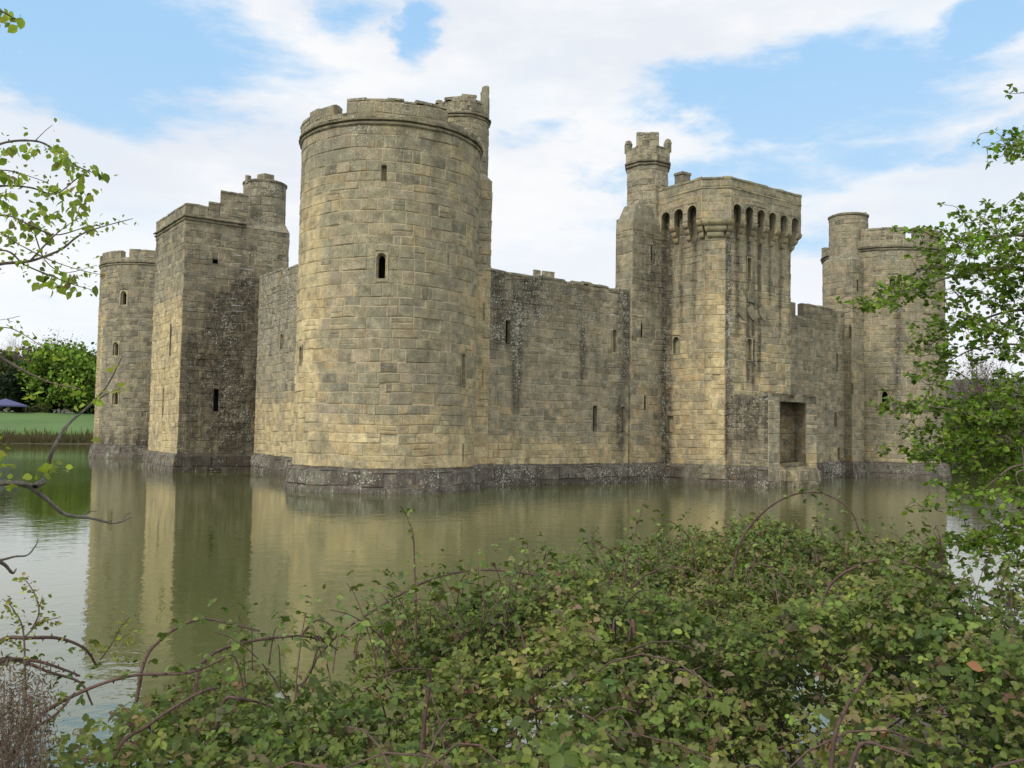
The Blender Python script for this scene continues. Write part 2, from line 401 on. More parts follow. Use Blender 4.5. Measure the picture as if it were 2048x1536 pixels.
def battlement(acc, P, u0, u1, zb, parts, thick=.55, wf=no_wx, h=.4, wmean=.7, closed=False, seg=.5):
    """parapet: parts = (ua, ub, ztop) merlons; between them the low crenel height"""
    zc = parts['crenel']; L = parts['m']
    skin(acc, P, u0, u1, course_list(zb, zc-.1, h, 3), wf, wmean, seg=seg)
    def inner(a, b, za, zb2):
        n = max(1, int((b-a)/.6))
        for i in range(n):
            p, q = a+(b-a)*i/n, a+(b-a)*(i+1)/n
            acc.face([P(q, za, -thick), P(p, za, -thick), P(p, zb2, -thick), P(q, zb2, -thick)], (random.random(), random.random(), 0), wf(p, za, P(p, za, 0)))
    inner(u0, u1, zb, zc-.1)
    cur = u0
    for (a, b, zt) in sorted(L, key=lambda q: q[0]):
        fz = zt if callable(zt) else (lambda u, zt=zt: zt)
        if a-cur > .02: coping(acc, P, cur, a, lambda u: zc+.02, thick, wf, over=.0, h=.12)
        zmin = min(fz(a+(b-a)*k/6) for k in range(7))-.14
        if zmin > zc: skin(acc, P, a, b, course_list(zc-.1, zmin, h, 5), wf, wmean, seg=seg); inner(a, b, zc-.1, zmin)
        for e, sgn in ((a, 1), (b, -1)):
            q = [P(e, zc-.1, 0), P(e, zmin, 0), P(e, zmin, -thick), P(e, zc-.1, -thick)]
            acc.face(q if sgn > 0 else q[::-1], (random.random(), random.random(), 0), (0.2, .3, 0))
        coping(acc, P, a, b, fz, thick, wf, h=.16+max(0, 0))
        # rise of an uneven top above the level courses
        k = a
        while k < b-.05:
            e = min(k+.45, b); zt2 = fz(.5*(k+e))-.14
            if zt2 > zmin+.03:
                block(acc, P, k, e, zmin, zt2, wf, .5)
                inner(k, e, zmin, zt2)
            k = e
        cur = b
    if u1-cur > .02: coping(acc, P, cur, u1, lambda u: zc+.02, thick, wf, over=.0, h=.12)
def g1(x, c, s): return math.exp(-((x-c)/s)**2)
def step(x, a, b):
    q = min(1, max(0, (x-a)/(b-a))); return q*q*(3-2*q)
def plinth_prof(v):
    if v > 1.12: return 0
    if v > .93: return .20*(1.12-v)/.19
    return .20+.16*(.93-v)/.93
PL = [-1.2, -.3, .30, .93, 1.125]

castle = empty('castle', (21.5, 22.7, 0))
tag(castle, 'ruined sandstone castle with round corner towers standing in its moat', 'castle')
R = 4.4; LX, LY = 42.97, 45.33
ZS, ZP = 16.72, 1.12

def roof_disc(acc, c, r, z, n=32):
    acc.face([(c[0]+r*math.cos(2*math.pi*i/n), c[1]+r*math.sin(2*math.pi*i/n), z) for i in range(n)], (.3, .5, 0), (.3, .2, 0))

def round_tower(c, wins, merlons, wf, block_outline, turret_c, tur, label, hc=.46, wm=.72, msto=None, crenel=17.22, a_cut=0.8):
    """drum + plinth + string course + battlement + stair block + stair turret"""
    P = circ(c, R); U0 = a_cut*R; U1 = U0+2*math.pi*R
    def norm(a):
        while a < a_cut: a += 2*math.pi
        while a > a_cut+2*math.pi: a -= 2*math.pi
        return a*R
    specs = [(norm(s[0]),)+tuple(s[1:]) for s in wins]
    acc = Acc()
    skin(acc, P, U0, U1, course_list(ZP-.02, ZS-.1, hc, c[0]), wf, wm, [hole_of(*s) for s in specs], seg=.45)
    roof_disc(acc, c, R-.05, ZS-.2)
    o = acc.build('round_tower', [msto or m_stone, m_dark], castle); tag(o, label)
    openings(P, specs, o)
    a = Acc(); skin(a, circ(c, R, plinth_prof), U0, U1, PL, lambda u, v, p: (.16 if .2 < v < 1.0 else .9, .42+.55*g1(v, .6, .35)*(.5+.5*math.sin(u*1.9)), 0), .8, seg=.45, rough=1.6); a.build('plinth', m_plinth, o)  # dark top edge: moss plus a shadow line painted into the stone
    a = Acc(); ring_mould(a, P, U0, U1, ZS, STRING, lambda u, v, p: (.35, .3, 0)); a.build('string_course', m_stone, o)
    a = Acc(); Pp = circ(c, R+.07)
    battlement(a, Pp, U0*(R+.07)/R, U1*(R+.07)/R, ZS+.19, dict(crenel=crenel, m=[(norm(m[0]), norm(m[1]), m[2]) for m in merlons]), .6, lambda u, v, p: (.22, .62, 0), seg=.45)
    a.build('parapet', m_stone, o)
    # stair block in the angle with the curtain wall
    if block_outline:
        pts, ztop = block_outline
        a = Acc()
        bs = [s for s in tur.get('slits', [])]
        for k, (Pc, L) in enumerate(chain(pts)):
            hs = [s[1:] for s in bs if s[0] == k]
            skin(a, Pc, 0, L, course_list(ZP-.02, ztop, .46, 11), tur.get('wf', wf), .7, [hole_of(*s) for s in hs])
        q = [np.array(p) for p in pts]
        # sloped cap of the block
        top = [(p[0], p[1], ztop) for p in pts]; cx, cy = c
        ins = [(p[0]+(turret_c[0]-p[0])*.45, p[1]+(turret_c[1]-p[1])*.45, ztop+.85) for p in pts]
        for i in range(len(pts)-1):
            a.face([top[i], top[i+1], ins[i+1], ins[i]], (random.random(), random.random(), 0), (.2, .6, 0))
        a.face(ins, (.4, .4, 0), (.2, .5, 0))
        b = a.build('stair_block', [msto or m_stone, m_dark], o)
        for k, (Pc, L) in enumerate(chain(pts)): openings(Pc, [s[1:] for s in bs if s[0] == k], o)
        a = Acc()
        for Pc, L in chain(pts, prof=plinth_prof): skin(a, Pc, 0, L, PL, lambda u, v, p: (.10 if v > .2 else .5, .55, 0), .8, rough=1.6)
        a.build('plinth', m_plinth, o)
    if turret_c:
        a = Acc(); r = tur.get('r', 1.35); Pt = circ(turret_c, r); zt = tur['z']
        skin(a, Pt, 0, 2*math.pi*r, course_list(15.5, zt, .42, 5), lambda u, v, p: (.2, .6, 0), .6, seg=.3)
        roof_disc(a, turret_c, r-.03, zt-.02, 20)
        if tur.get('string'): ring_mould(a, Pt, 0, 2*math.pi*r, tur['string'], [(k*.8, h*.8) for k, h in STRING], lambda u, v, p: (.5, .4, 0), .3)
        tur['top'](a, Pt, r, zt)
        a.build('turret', msto or m_stone, o)
    return o

def ac(px, py, c): return hit_cyl(px, py, c, R)
def win(px, py, c, w, h, style):
    a, z = ac(px, py, c); return (a, z-h/2, z+h/2, w, style)

# --- near (south-west) drum
C1 = (0.0, 0.0)
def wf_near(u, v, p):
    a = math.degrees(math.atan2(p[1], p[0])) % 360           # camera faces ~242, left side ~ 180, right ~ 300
    left = step(a, 208, 190)*step(v, 16.5, 11)  # left band: cleaner stone with sunlight painted into the tint
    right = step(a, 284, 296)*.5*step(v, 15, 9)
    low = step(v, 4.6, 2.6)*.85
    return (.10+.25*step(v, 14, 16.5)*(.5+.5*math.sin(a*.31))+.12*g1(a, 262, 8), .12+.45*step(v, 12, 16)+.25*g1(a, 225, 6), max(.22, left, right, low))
def top_ragged(a, P, r, zt):
    n = 2*math.pi*r
    battlement(a, P, 0, n, zt, dict(crenel=zt+.30, m=[(n*.30, n*.80, lambda u: zt+.95+.18*math.sin(u*2.3)), (n*.862, n*.985, zt+1.95)]), .35, lambda u, v, p: (.35, .7, 0), .35, .45, seg=.25)
a0, _ = ac(600, 230, C1)
def a_near(px): return hit_cyl(px, 230, C1, R)[0]
mer_near = [(a_near(705), a_near(905), lambda u: 17.86+.06*math.sin(u*3.1)), (a_near(627), a_near(678), lambda u: 17.72),
            (1.9, 2.55, 17.8), (-.35, .35, 17.8), (.85, 1.6, 17.85)]
mer_near.append((a_near(604)-.02, a_near(626), lambda u: 17.52))
wins = [win(763, 533, C1, .33, 1.08, 'arch'), win(768, 347, C1, .22, .75, 'block'), win(927, 738, C1, .34, 1.5, 'blind'),
        win(601, 712, C1, .34, .9, 'blind'), win(926, 905, C1, .10, .8, 'slit')]
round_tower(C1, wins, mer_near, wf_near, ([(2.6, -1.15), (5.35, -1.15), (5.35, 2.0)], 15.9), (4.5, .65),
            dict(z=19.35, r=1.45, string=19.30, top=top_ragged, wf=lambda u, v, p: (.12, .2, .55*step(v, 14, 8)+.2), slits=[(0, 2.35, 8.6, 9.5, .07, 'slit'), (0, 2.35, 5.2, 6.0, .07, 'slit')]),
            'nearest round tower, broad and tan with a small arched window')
# --- south-east drum
C2 = (LX, 0.0)
def wf_se(u, v, p):
    a = math.degrees(math.atan2(p[1]-C2[1], p[0]-C2[0])) % 360      # faces camera ~212, right ~ 300
    return (.16+.75*g1(a, 226, 3)*step(v, 3.5, 5.5)*step(v, 14.5, 12)+.25*g1(a, 196, 4)*step(v, 9, 5), .25+.5*g1(a, 226, 5)*step(v, 4, 6)+.25*step(v, 14, 17), .18+.35*step(a, 262, 285)+.25*step(v, 3, 1.5))
def a_se(px): return hit_cyl(px, 470, C2, R)[0]
mer_se = [(a_se(1728), a_se(1818), 18.3), (a_se(1838), a_se(1838)+.75, 18.3), (-.9, -.2, 17.9), (0, .7, 17.9), (1.2, 2.2, 17.9)]
def top_cap(a, P, r, zt):
    n = 2*math.pi*r
    ring_mould(a, P, 0, n, zt-.1, [(-.02, -.06), (.07, .02), (.08, .12), (-.05, .2), (-r*.9, .26)], lambda u, v, p: (.4, .4, 0), .3)
    f = .93
    q = P(n*f, zt, -.1); a.box((q[0], q[1], zt+.1), .32, .3, .35, jit=.03)
wins = [win(1786, 567, C2, .36, 1.0, 'arch'), win(1851, 688, C2, .20, 1.1, 'slit'), win(1770, 800, C2, .42, 1.25, 'hood'), win(1858, 912, C2, .12, .8, 'slit')]
bx = [(37.25, -.5+.0), (37.25, -1.15), (39.6, -1.15)]
def sl(px, py, y0, x0, w=.085, h=.85):
    p = hit(px, py, 1, y0); return (p[0]-x0, p[2]-h/2, p[2]+h/2, w, 'slit')
slits_se = [(1,)+sl(1715, 571, -1.15, 37.25, .12), (1,)+sl(1700, 662, -1.15, 37.25, .12), (1,)+sl(1705, 778, -1.15, 37.25, .12)]
round_tower(C2, wins, mer_se, wf_se, ([(37.25, 1.3), (37.25, -1.15), (39.6, -1.15)], 15.9), (39.2, .45),
            dict(z=19.55, r=1.4, top=top_cap, wf=lambda u, v, p: (.15, .35, .22), slits=slits_se),
            'round tower at the right behind hawthorn branches', .38, .6, crenel=17.45)
# --- north-west drum
C3 = (0.0, LY)
def wf_nw(u, v, p):
    a = math.degrees(math.atan2(p[1]-C3[1], p[0]-C3[0])) % 360       # faces camera ~256, left ~ 166..
    d = (a-256)
    return (.30+.75*step(d, 0, 30)*step(v, 14, 10)+.4*step(v, 3, 1.3), .25+.3*step(d, 5, 30), .12+.95*step(d, -58, -68)*step(v, 14.5, 12))  # warm left edge paints the lit side on top of cleaner stone
def a_nw(px): return hit_cyl(px, 500, C3, R)[0]
mer_nw = [(a_nw(266), a_nw(266)+.85, 17.95), (a_nw(209), a_nw(249), 17.85), (a_nw(200.5)-.6, a_nw(206), 17.7), (-.5, .5, 17.9), (1.0, 2.2, 17.9)]
wins = [win(247, 597, C3, .36, 1.05, 'hood'), win(231, 699, C3, .36, 1.05, 'hood'), win(230, 797, C3, .36, 1.05, 'hood')]
round_tower(C3, wins, mer_nw, wf_nw, None, (.75, LY-4.5), dict(z=19.3, top=top_cap), 'far round tower at the left with three arched windows', .38, .6, msto=m_rubble)
# --- north-east drum (mostly hidden)
C4 = (LX, LY)
round_tower(C4, [], [(-3, -2.2, 17.9), (-1.9, -1.0, 17.9), (0, .7, 17.9), (.9, 1.6, 17.9)], lambda u, v, p: (.2, .3, .2), None, (LX-.75, LY-4.5), dict(z=19.3, top=top_cap), 'round tower hidden at the far corner of the castle', .6, 1.0)

# ------------------------------------------------------------------ curtain walls
def curtain(pts, ztop, merl, wf, specs, label, h=.37, wm=.56, msto=None, thick=1.9, crenel=None):
    acc = Acc(); (P, L), = chain(pts)
    skin(acc, P, 0, L, course_list(ZP-.15, ztop, h, L), wf, wm, [hole_of(*s) for s in specs], seg=.2)
    for i in range(int(L)):      # inner face and walk
        a, b = L*i/int(L), L*(i+1)/int(L)
        acc.face([P(b, 0, -thick), P(a, 0, -thick), P(a, ztop-.02, -thick), P(b, ztop-.02, -thick)], (random.random(), .4, 0), (.2, .3, 0))
        acc.face([P(a, ztop-.6, -.4), P(b, ztop-.6, -.4), P(b, ztop-.6, -thick), P(a, ztop-.6, -thick)], (random.random(), .4, 0), (.2, .3, 0))
    o = acc.build('curtain_wall', [msto or m_rubble, m_dark], castle); tag(o, label)
    openings(P, specs, o)
    a = Acc()
    battlement(a, P, 0, L, ztop, dict(crenel=crenel or ztop+.15, m=merl), .5, wf, .4, .7)
    a.build('parapet', m_rubble, o)
    a = Acc(); (Pp, L), = chain(pts, prof=plinth_prof); skin(a, Pp, 0, L, PL, lambda u, v, p: (.2 if .3 < v < 1.0 else .9, .68+.25*math.sin(u*.9), 0), .8, rough=1.6); a.build('plinth', m_plinth, o)  # top edge darkened for moss and a painted shadow line
    return o
YS = -.5
def ws(px, py, x0, w, h, style, y0=YS): p = hit(px, py, 1, y0); return (p[0]-x0, p[2]-h/2, p[2]+h/2, w, style)
X0 = 5.35
def streaks(lst, v, u):
    return sum(1.25*A*g1(u, c, s)*step(v, v0, v0+1.5)*(1 if v < v1 else step(v, v1+1.5, v1)) for (c, s, A, v0, v1) in lst)
def wf_s1(u, v, p):
    x = p[0]
    s = streaks([(7.6, .26, 1.0, 3.5, 9.5), (12.2, .2, .8, 5, 8), (15.6, .5, .6, 5, 11), (15.2, .3, .8, 1.3, 4.2), (6.9, .3, .7, 6.5, 9), (8.6, .9, .4, 8.3, 11), (6.1, .5, .5, 6.5, 11)], v, x)
    return (min(1, .16+s+.25*step(v, 8.0, 10.5)), .38+.25*step(v, 6, 10)+.5*s, .30*step(v, 6, 3)+.55*step(v, 3.2, 1.6)+.08)
curtain([(X0, YS), (15.85, YS)], 11.05, [(0, 15.85-X0, lambda u: 11.46+.05*math.sin(u*1.9)+.04*math.sin(u*5.3))], wf_s1,
        [ws(1016, 663, X0, .30, 1.25, 'slit'), ws(1229, 682, X0, .36, 1.35, 'blind'), ws(1190, 838, X0, .30, 1.45, 'slit'), ws(1246, 838, X0, .24, 1.45, 'slit')],
        'curtain wall between the nearest round tower and the postern tower')
X1 = 26.5
def wf_s2(u, v, p): return (.20+.2*step(v, 9, 11), .32, .12+.25*step(v, 4, 1.5))
pm = lambda px, py=615: hit(px, py, 1, YS)[0]-X1
curtain([(X1, YS), (37.25, YS)], 11.0, [(0, pm(1591), 12.2), (pm(1607), pm(1664), 12.25), (pm(1664)+.02, 37.25-X1, 12.1)], wf_s2,
        [ws(1674.5, 725, X1, .22, 1.25, 'slit'), ws(1671.5, 838, X1, .34, 1.0, 'slit'), ws(1678, 908, X1, .24, .85, 'slit')], 'short curtain wall right of the postern tower', crenel=11.3)
def wf_w(u, v, p):
    return (.12+.25*step(v, 6.5, 9.5), .3+.45*step(v, 5.5, 8)+.2*g1(p[1], 17, 2), .75*step(v, 6, 3.5)+.1)
wp = hit(563, 683, 0, 0.0)
curtain([(0, 18.2), (0, 3.0)], 11.7, [(0, 3.9, 12.85), (4.05, 6.9, 12.75), (7.6, 10.8, 12.8), (11.5, 15.2, 12.8)], wf_w, [(18.2-wp[1], wp[2]-.5, wp[2]+.5, .45, 'blind')], 'west curtain wall beside the nearest round tower', crenel=12.3)
curtain([(0, 42), (0, 25.2)], 11.4, [(0, 5, 12.25), (6, 11, 12.25), (12, 16.8, 12.25)], lambda u, v, p: (.3, .3, .1), [], 'west curtain wall behind the square tower', crenel=11.6)
curtain([(LX-.3, 3), (LX-.3, 42)], 11.4, [(0, 12, 12.25), (13, 26, 12.25), (27, 39, 12.25)], lambda u, v, p: (.3, .3, .1), [], 'east curtain wall on the far side of the castle', .55, 1.0, crenel=11.6)
curtain([(LX-3, LY), (3, LY)], 11.4, [(0, 12, 12.25), (13, 24, 12.25), (25, 36.9, 12.25)], lambda u, v, p: (.3, .3, .1), [], 'north curtain wall on the far side of the castle', .55, 1.0, crenel=11.6)

# ------------------------------------------------------------------ west square tower
def square_tower():
    x0, y0, y1 = -4.9, 18.2, 25.2
    pts = [(0.5, y1), (x0, y1), (x0, y0), (2.0, y0), (2.0, y1-.5)]
    ch = chain(pts)
    yf = y0
    def pS(px, py, w, h, st): p = hit(px, py, 1, y0); return (p[0]-x0, p[2]-h/2, p[2]+h/2, w, st)
    def pW(px, py, w, h, st): p = hit(px, py, 0, x0); return (y1-p[1], p[2]-h/2, p[2]+h/2, w, st)
    sp = {1: [pW(341, 680, .3, 2.0, 'block'), pW(326, 805, .3, 1.9, 'block')],
          2: [pS(500, 519, .09, .8, 'slit'), pS(493, 678, .09, .8, 'slit'), pS(496, 800, .10, .8, 'slit'), pS(432, 800, .32, 1.4, 'slit'), pS(430, 523, .35, .3, 'slit'), pS(402, 724, .5, .4, 'block')]}
    def wfS(u, v, p):
        x = p[0]
        s = streaks([(-2.3, .9, .7, 1.0, 10.5), (-.9, .8, .75, 1.0, 12), (-1.9, .35, .5, 1.0, 11), (-3.9, .8, .3, 1, 8)], v, x)
        right = step(x, -.1, .7)
        return (min(1.4, .36+1.15*s*(1-right*.6)-.1*step(v, 13, 15)+.2*step(v, 3, 1.2)), .46+.25*s+.3*right, .0)
    def wfW(u, v, p): return (.12+.30*step(v, 12, 15.5), .12+.25*step(v, 10, 14), .95*step(v, 12.5, 9.5)+.12)  # clean sandstone, with sunlight on this face put into its colour
    wfs = {0: wfS, 1: wfW, 2: wfS, 3: wfS}
    acc = Acc()
    for k, (P, L) in enumerate(ch):
        skin(acc, P, 0, L, course_list(ZP-.02, 15.95, .40, 21), wfs[k], .56, [hole_of(*s) for s in sp.get(k, [])], seg=.2)
    acc.face([(x, y, 15.7) for x, y in ((0.5, y1), (x0+.1, y1-.1), (x0+.1, y0+.1), (2, y0+.1), (2, y1-.5))], (.3, .4, 0), (.3, .3, 0))
    o = acc.build('square_tower', [m_rubble, m_dark], castle); tag(o, 'square west tower with a pale left face and a dark stained right face')
    for k, l in sp.items(): openings(ch[k][0], l, o, m_s=m_rubble)
    a = Acc()
    for k, (P, L) in enumerate(chain(pts, prof=plinth_prof)): skin(a, P, 0, L, PL, lambda u, v, p, k=k: ((.12 if k == 1 else 1.3), .45, .25 if k == 1 else 0), .8, rough=1.5)
    a.build('plinth', m_plinth, o)
    # moulded string, parapet with stepped top and stair turret
    a = Acc()
    cs = chain([(0.5, y1), (x0, y1), (x0, y0), (-1.0, y0)])
    for P, L in cs: ring_mould(a, P, 0, L, 16.0, STRING, lambda u, v, p: (.4, .4, 0))
    a.build('string_course', m_rubble, o)
    a = Acc()
    wfp = lambda u, v, p: (.25, .55, 0)
    for k, (P, L) in enumerate(cs):
        if k == 2:
            u1, z1_ = hit(417, 402, 1, y0)[0]-x0, hit(428, 403, 1, y0)[2]; u2, z2_ = hit(441, 380, 1, y0)[0]-x0, hit(460, 382, 1, y0)[2]
            battlement(a, P, 0, L, 16.14, dict(crenel=16.35, m=[(0, u1, 16.98), (u1+.01, u2, z1_), (u2+.01, L+.1, z2_)]), .55, wfp)
        else: battlement(a, P, 0, L, 16.14, dict(crenel=16.35, m=[(0, L, 17.0)]), .55, wfp)
    a.build('parapet', m_rubble, o)
    a = Acc(); tcx = (.75, y0+1.55); r = 1.42; P = circ(tcx, r)
    skin(a, P, 0, 2*math.pi*r, course_list(15.5, 19.35, .45, 4), lambda u, v, p: (.3, .75, 0), .6, seg=.3)
    ring_mould(a, P, 0, 2*math.pi*r, 19.3, [(-.03, -.06), (.06, .0), (.07, .12), (-.1, .2), (-1.3, .35)], lambda u, v, p: (.45, .4, 0), .3)
    a.box((tcx[0]-.05, tcx[1]-.2, 19.45), .8, .8, .6, .3, jit=.03, wx=(.2, .3, .2))
    a.box((tcx[0]-1.3, tcx[1]-.35, 19.2), .3, .3, .55, .2, jit=.04, wx=(.4, .5, 0))
    # shoulder of the stair block
    for zz, xr in ((15.95, 2.0), (16.35, 1.85)):
        pass
    a.face([(-1.0, y0-.02, 15.95), (2.0, y0-.02, 15.95), (1.75, y0+.35, 16.7), (-1.0, y0+.35, 16.7)], (.5, .5, 0), (.3, .7, 0))
    a.face([(2.0, y0-.02, 15.95), (2.0, y0+3, 15.95), (1.75, y0+3, 16.7), (1.75, y0+.35, 16.7)], (.5, .5, 0), (.3, .7, 0))
    a.face([(-1.0, y0+.35, 16.7), (1.75, y0+.35, 16.7), (1.75, y0+3, 16.7), (-1.0, y0+3, 16.7)], (.5, .5, 0), (.3, .7, 0))
    a.build('turret', m_rubble, o)
square_tower()

# ------------------------------------------------------------------ postern tower
def postern():
    xa, xb, yf, c = 18.75, 26.5, -4.55, .85
    pts = [(xa, 4.0), (xa, yf+c), (xa+c, yf), (xb-c, yf), (xb, yf+c), (xb, 4.0)]
    ch = chain(pts); LW = 4.0-(yf+c); LS = xb-xa-2*c
    def pS(px, py, w, h, st): p = hit(px, py, 1, yf); return (p[0]-xa-c, p[2]-h/2, p[2]+h/2, w, st)
    def pW(px, py, w, h, st): p = hit(px, py, 0, xa); return (4.0-p[1], p[2]-h/2, p[2]+h/2, w, st)
    sp = {0: [pW(1352, 690, .5, 1.0, 'blind'), pW(1340, 848, .5, 1.0, 'block')], 2: [pS(1499, 536, .40, 1.25, 'blind'), pS(1499, 699, .5, 1.3, 'blind')]}
    def wfW(u, v, p):
        d = p[1]+.64
        return (min(1, .12+1.5*g1(d, -.05, .40)*step(v, 16.5, 14)+.9*g1(d, -1.25, .18)*step(v, 8, 12)+.8*g1(d, -2.25, .16)*step(v, 9, 12)+.5*step(v, 13, 15)), .18+.45*g1(d, -.6, .5), .5*step(v, 12, 7)+.18)
    def wfC(u, v, p): return (.10+.3*g1(u, 0, .2), .12, .75*step(v, 13, 8)+.3)
    def wfS(u, v, p):
        s = streaks([(xa+c+.26, .22, 1.1, 1, 15)]+[(xa+c+.06+1.0*(i+.98), .17, A, lo, 15) for i, (A, lo) in enumerate(((.7, 8), (.95, 5.5), (.8, 6), (.5, 10), (.6, 8.5), (.75, 7)))]+[(22.1, .14, .7, 5.2, 12)], v, p[0])
        return (min(1, .08+s), .18+.6*g1(p[0], xa+c+.4, .4)+.2*s, .45+.2*step(v, 9, 5)-.3*step(v, 11, 14))
    wfs = [wfW, wfC, wfS, wfC, wfS]
    acc = Acc()
    for k, (P, L) in enumerate(ch): skin(acc, P, 0, L, course_list(ZP-.02, 16.9, .41, 31), wfs[k], .56, [hole_of(*s) for s in sp.get(k, [])], seg=.14)
    acc.face([(x, y, 16.85) for x, y in pts], (.3, .4, 0), (.3, .3, 0))
    for i in range(1): acc.face([(xb, 4, 0), (xa, 4, 0), (xa, 4, 16.3), (xb, 4, 16.3)], (.3, .4, 0), (.3, .3, 0))
    o = acc.build('postern_tower', [m_stone, m_dark], castle); tag(o, 'square postern tower with corbelled machicolation and a thin stair turret')
    for k, l in sp.items(): openings(ch[k][0], l, o)
    a = Acc()
    for k, (P, L) in enumerate(chain(pts, prof=plinth_prof)):
        skin(a, P, 0, L, PL, lambda u, v, p, k=k: ((.25 if k else .5) if v > .3 else .5, .5, .55 if k in (0, 1) and v > .3 else .1), .7, rough=1.3)
    a.build('plinth', m_plinth, o)
    # machicolation: arched parapet on corbels, 0.58 m proud of the wall
    ov = .58; tk = .38; zt, zm = 17.9, 16.42
    pp = [(xa, -.20), (xa, yf+c), (xa+c, yf), (xb-c, yf), (xb, yf+c), (xb, 4.0)]
    cp = chain(pp)
    a = Acc(); wfp = lambda u, v, p: (.16, .45, .28)
    def off(P): return lambda u, v, o_: P(u, v, o_+ov)
    zsp = 15.42                                       # feet of the arched slots
    corb = []
    def bayface(P, L, n, lead, tail, ow):
        Q = off(P); pitch = (L-lead-tail)/n
        skin(a, Q, 0, L, [zm, 16.85, 17.30, 17.76], wfp, .8)
        edges = [0.0]
        for i in range(n):
            uc = lead+pitch*(i+.5)
            r = (random.random(), random.random(), 0)
            N = 10; hw = ow/2; spz = zm-.08-hw
            arc = [(uc+hw*math.cos(q*math.pi/N), spz+hw*math.sin(q*math.pi/N)) for q in range(N+1)]
            # spandrel above the slot, its soffit and jambs
            for q in range(N):
                (ua, va), (ub, vb) = arc[q], arc[q+1]
                a.face([Q(ub, vb, 0), Q(ua, va, 0), Q(ua, zm, 0), Q(ub, zm, 0)], r, wfp(ua, va, None))
                a.face([Q(ua, va, 0), Q(ub, vb, 0), Q(ub, vb, -tk), Q(ua, va, -tk)], r, (.5, .2, .2))
                a.face([Q(ua, va, -tk), Q(ub, vb, -tk), Q(ub, zm, -tk), Q(ua, zm, -tk)], r, (.5, .2, .2))
            for s, e in ((uc-hw, 1), (uc+hw, -1)):
                q = [Q(s, zsp, 0), Q(s, zsp, -tk), Q(s, spz, -tk), Q(s, spz, 0)]
                a.face(q if e < 0 else q[::-1], r, (.4, .2, .2))
            edges += [uc-hw, uc+hw]
        edges.append(L)
        for i in range(0, len(edges), 2):
            ua, ub = edges[i], edges[i+1]
            if ub-ua < .03: continue
            skin(a, Q, ua, ub, [zsp, 15.85, zm], wfp, .9)
            a.face([Q(ua, zsp, -tk), Q(ub, zsp, -tk), Q(ub, zm, -tk), Q(ua, zm, -tk)][::-1], (.4, .5, 0), (.3, .2, .2))
            corb.append((P, ua, ub))
    PW, LW2 = cp[0]; PC, LC = cp[1]; PS, LS2 = cp[2]; PC2, _ = cp[3]; PE, LE = cp[4]
    bayface(PW, LW2, 3, .30, .18, .64); bayface(PS, LS2, 6, .06, .02, .64); bayface(PE, LE, 6, .3, .6, .64)
    for Pc in (PC, PC2):
        Q = off(Pc); skin(a, Q, 0, LC, [zsp, 15.85, zm, 16.85, 17.30, 17.76], wfp, .8)
        corb.append((Pc, .02, LC-.02))
    for P, L in cp:
        Q = off(P); coping(a, Q, 0, L, lambda u: zt, tk, wfp, .8, over=.03)
        ring_mould(a, Q, 0, L, 17.2, [(-.02, -.05), (.04, .0), (.03, .06), (-.02, .07)], wfp, .8)
        a.face([Q(0, zm+.12, -tk), Q(L, zm+.12, -tk), P(L, zm+.12, -.3), P(0, zm+.12, -.3)], (.3, .4, 0), (.5, .2, .2))
        n = max(1, int(L))
        for i in range(n): a.face([Q(L*i/n, zm, -tk), Q(L*(i+1)/n, zm, -tk), Q(L*(i+1)/n, 17.6, -tk), Q(L*i/n, 17.6, -tk)][::-1], (.3, .4, 0), (.2, .3, 0))
    a.build('parapet', m_stone, o)
    for (P, ua, ub) in corb:
        b = Acc(); wx = (.22, .25, .4); blk = (random.random(), random.random(), 0)
        um = (ua+ub)/2; full = ub-ua
        cw = min(max(full, .34), 2.0); cw = cw if full > .9 else min(cw, .42)
        # three rounded courses stepping back to the wall
        for j, (o1, z1, z0) in enumerate(((ov+.02, zsp+.0, zsp-.36), (ov*.66, zsp-.36, zsp-.70), (ov*.34, zsp-.70, zsp-1.0))):
            N = 6; prof = [(o1*1.0, z1)]+[(o1-.26*(1-math.cos(q*math.pi/2/N))*min(1, o1/.3), z1-.06-(z1-z0-.06)*math.sin(q*math.pi/2/N)) for q in range(N+1)]+[(-.02, z0)]
            w2 = cw*(1-(.14 if full > .9 else .07)*j)
            for q in range(len(prof)-1):
                (oa, za), (ob, zb) = prof[q], prof[q+1]
                b.face([P(um-w2/2, zb, ob), P(um+w2/2, zb, ob), P(um+w2/2, za, oa), P(um-w2/2, za, oa)], blk, wx)
            for s in (-1, 1):
                q = [P(um+s*w2/2, zz, oo) for oo, zz in prof]+[P(um+s*w2/2, z1, -.02)]
                b.face(q if s < 0 else q[::-1], blk, wx)
        b.build('corbel', m_stone, o)
    # wall of the parapet set back on the left of the turret
    a = Acc()
    # stair block and its turret
    bp = [(15.85, .75), (15.85, -.64), (18.75, -.64)]
    def slb(px, py, w=.11, h=.85): p = hit(px, py, 1, -.64); return (p[0]-15.85, p[2]-h/2, p[2]+h/2, w, 'slit')
    bsl = [slb(1303, 506), slb(1283, 660), slb(1290, 805)]
    def wfB(u, v, p):
        s = 1.5*g1(p[0], 18.75, .36)*step(v, 15.5, 13)+.55*g1(p[0], 17.4, .8)*step(v, 9.5, 12)*step(v, 16, 14)
        return (min(1, .18+s), .45+.35*s, .25*step(v, 9, 5)+.4*step(v, 3, 1.5)+.1)
    a = Acc()
    for k, (P, L) in enumerate(chain(bp)): skin(a, P, 0, L, course_list(ZP-.02, 15.6, .45, 31), wfB if k else (lambda u, v, p: (.15, .3, .3)), .66, [hole_of(*s) for s in bsl] if k == 1 else [], seg=.18)
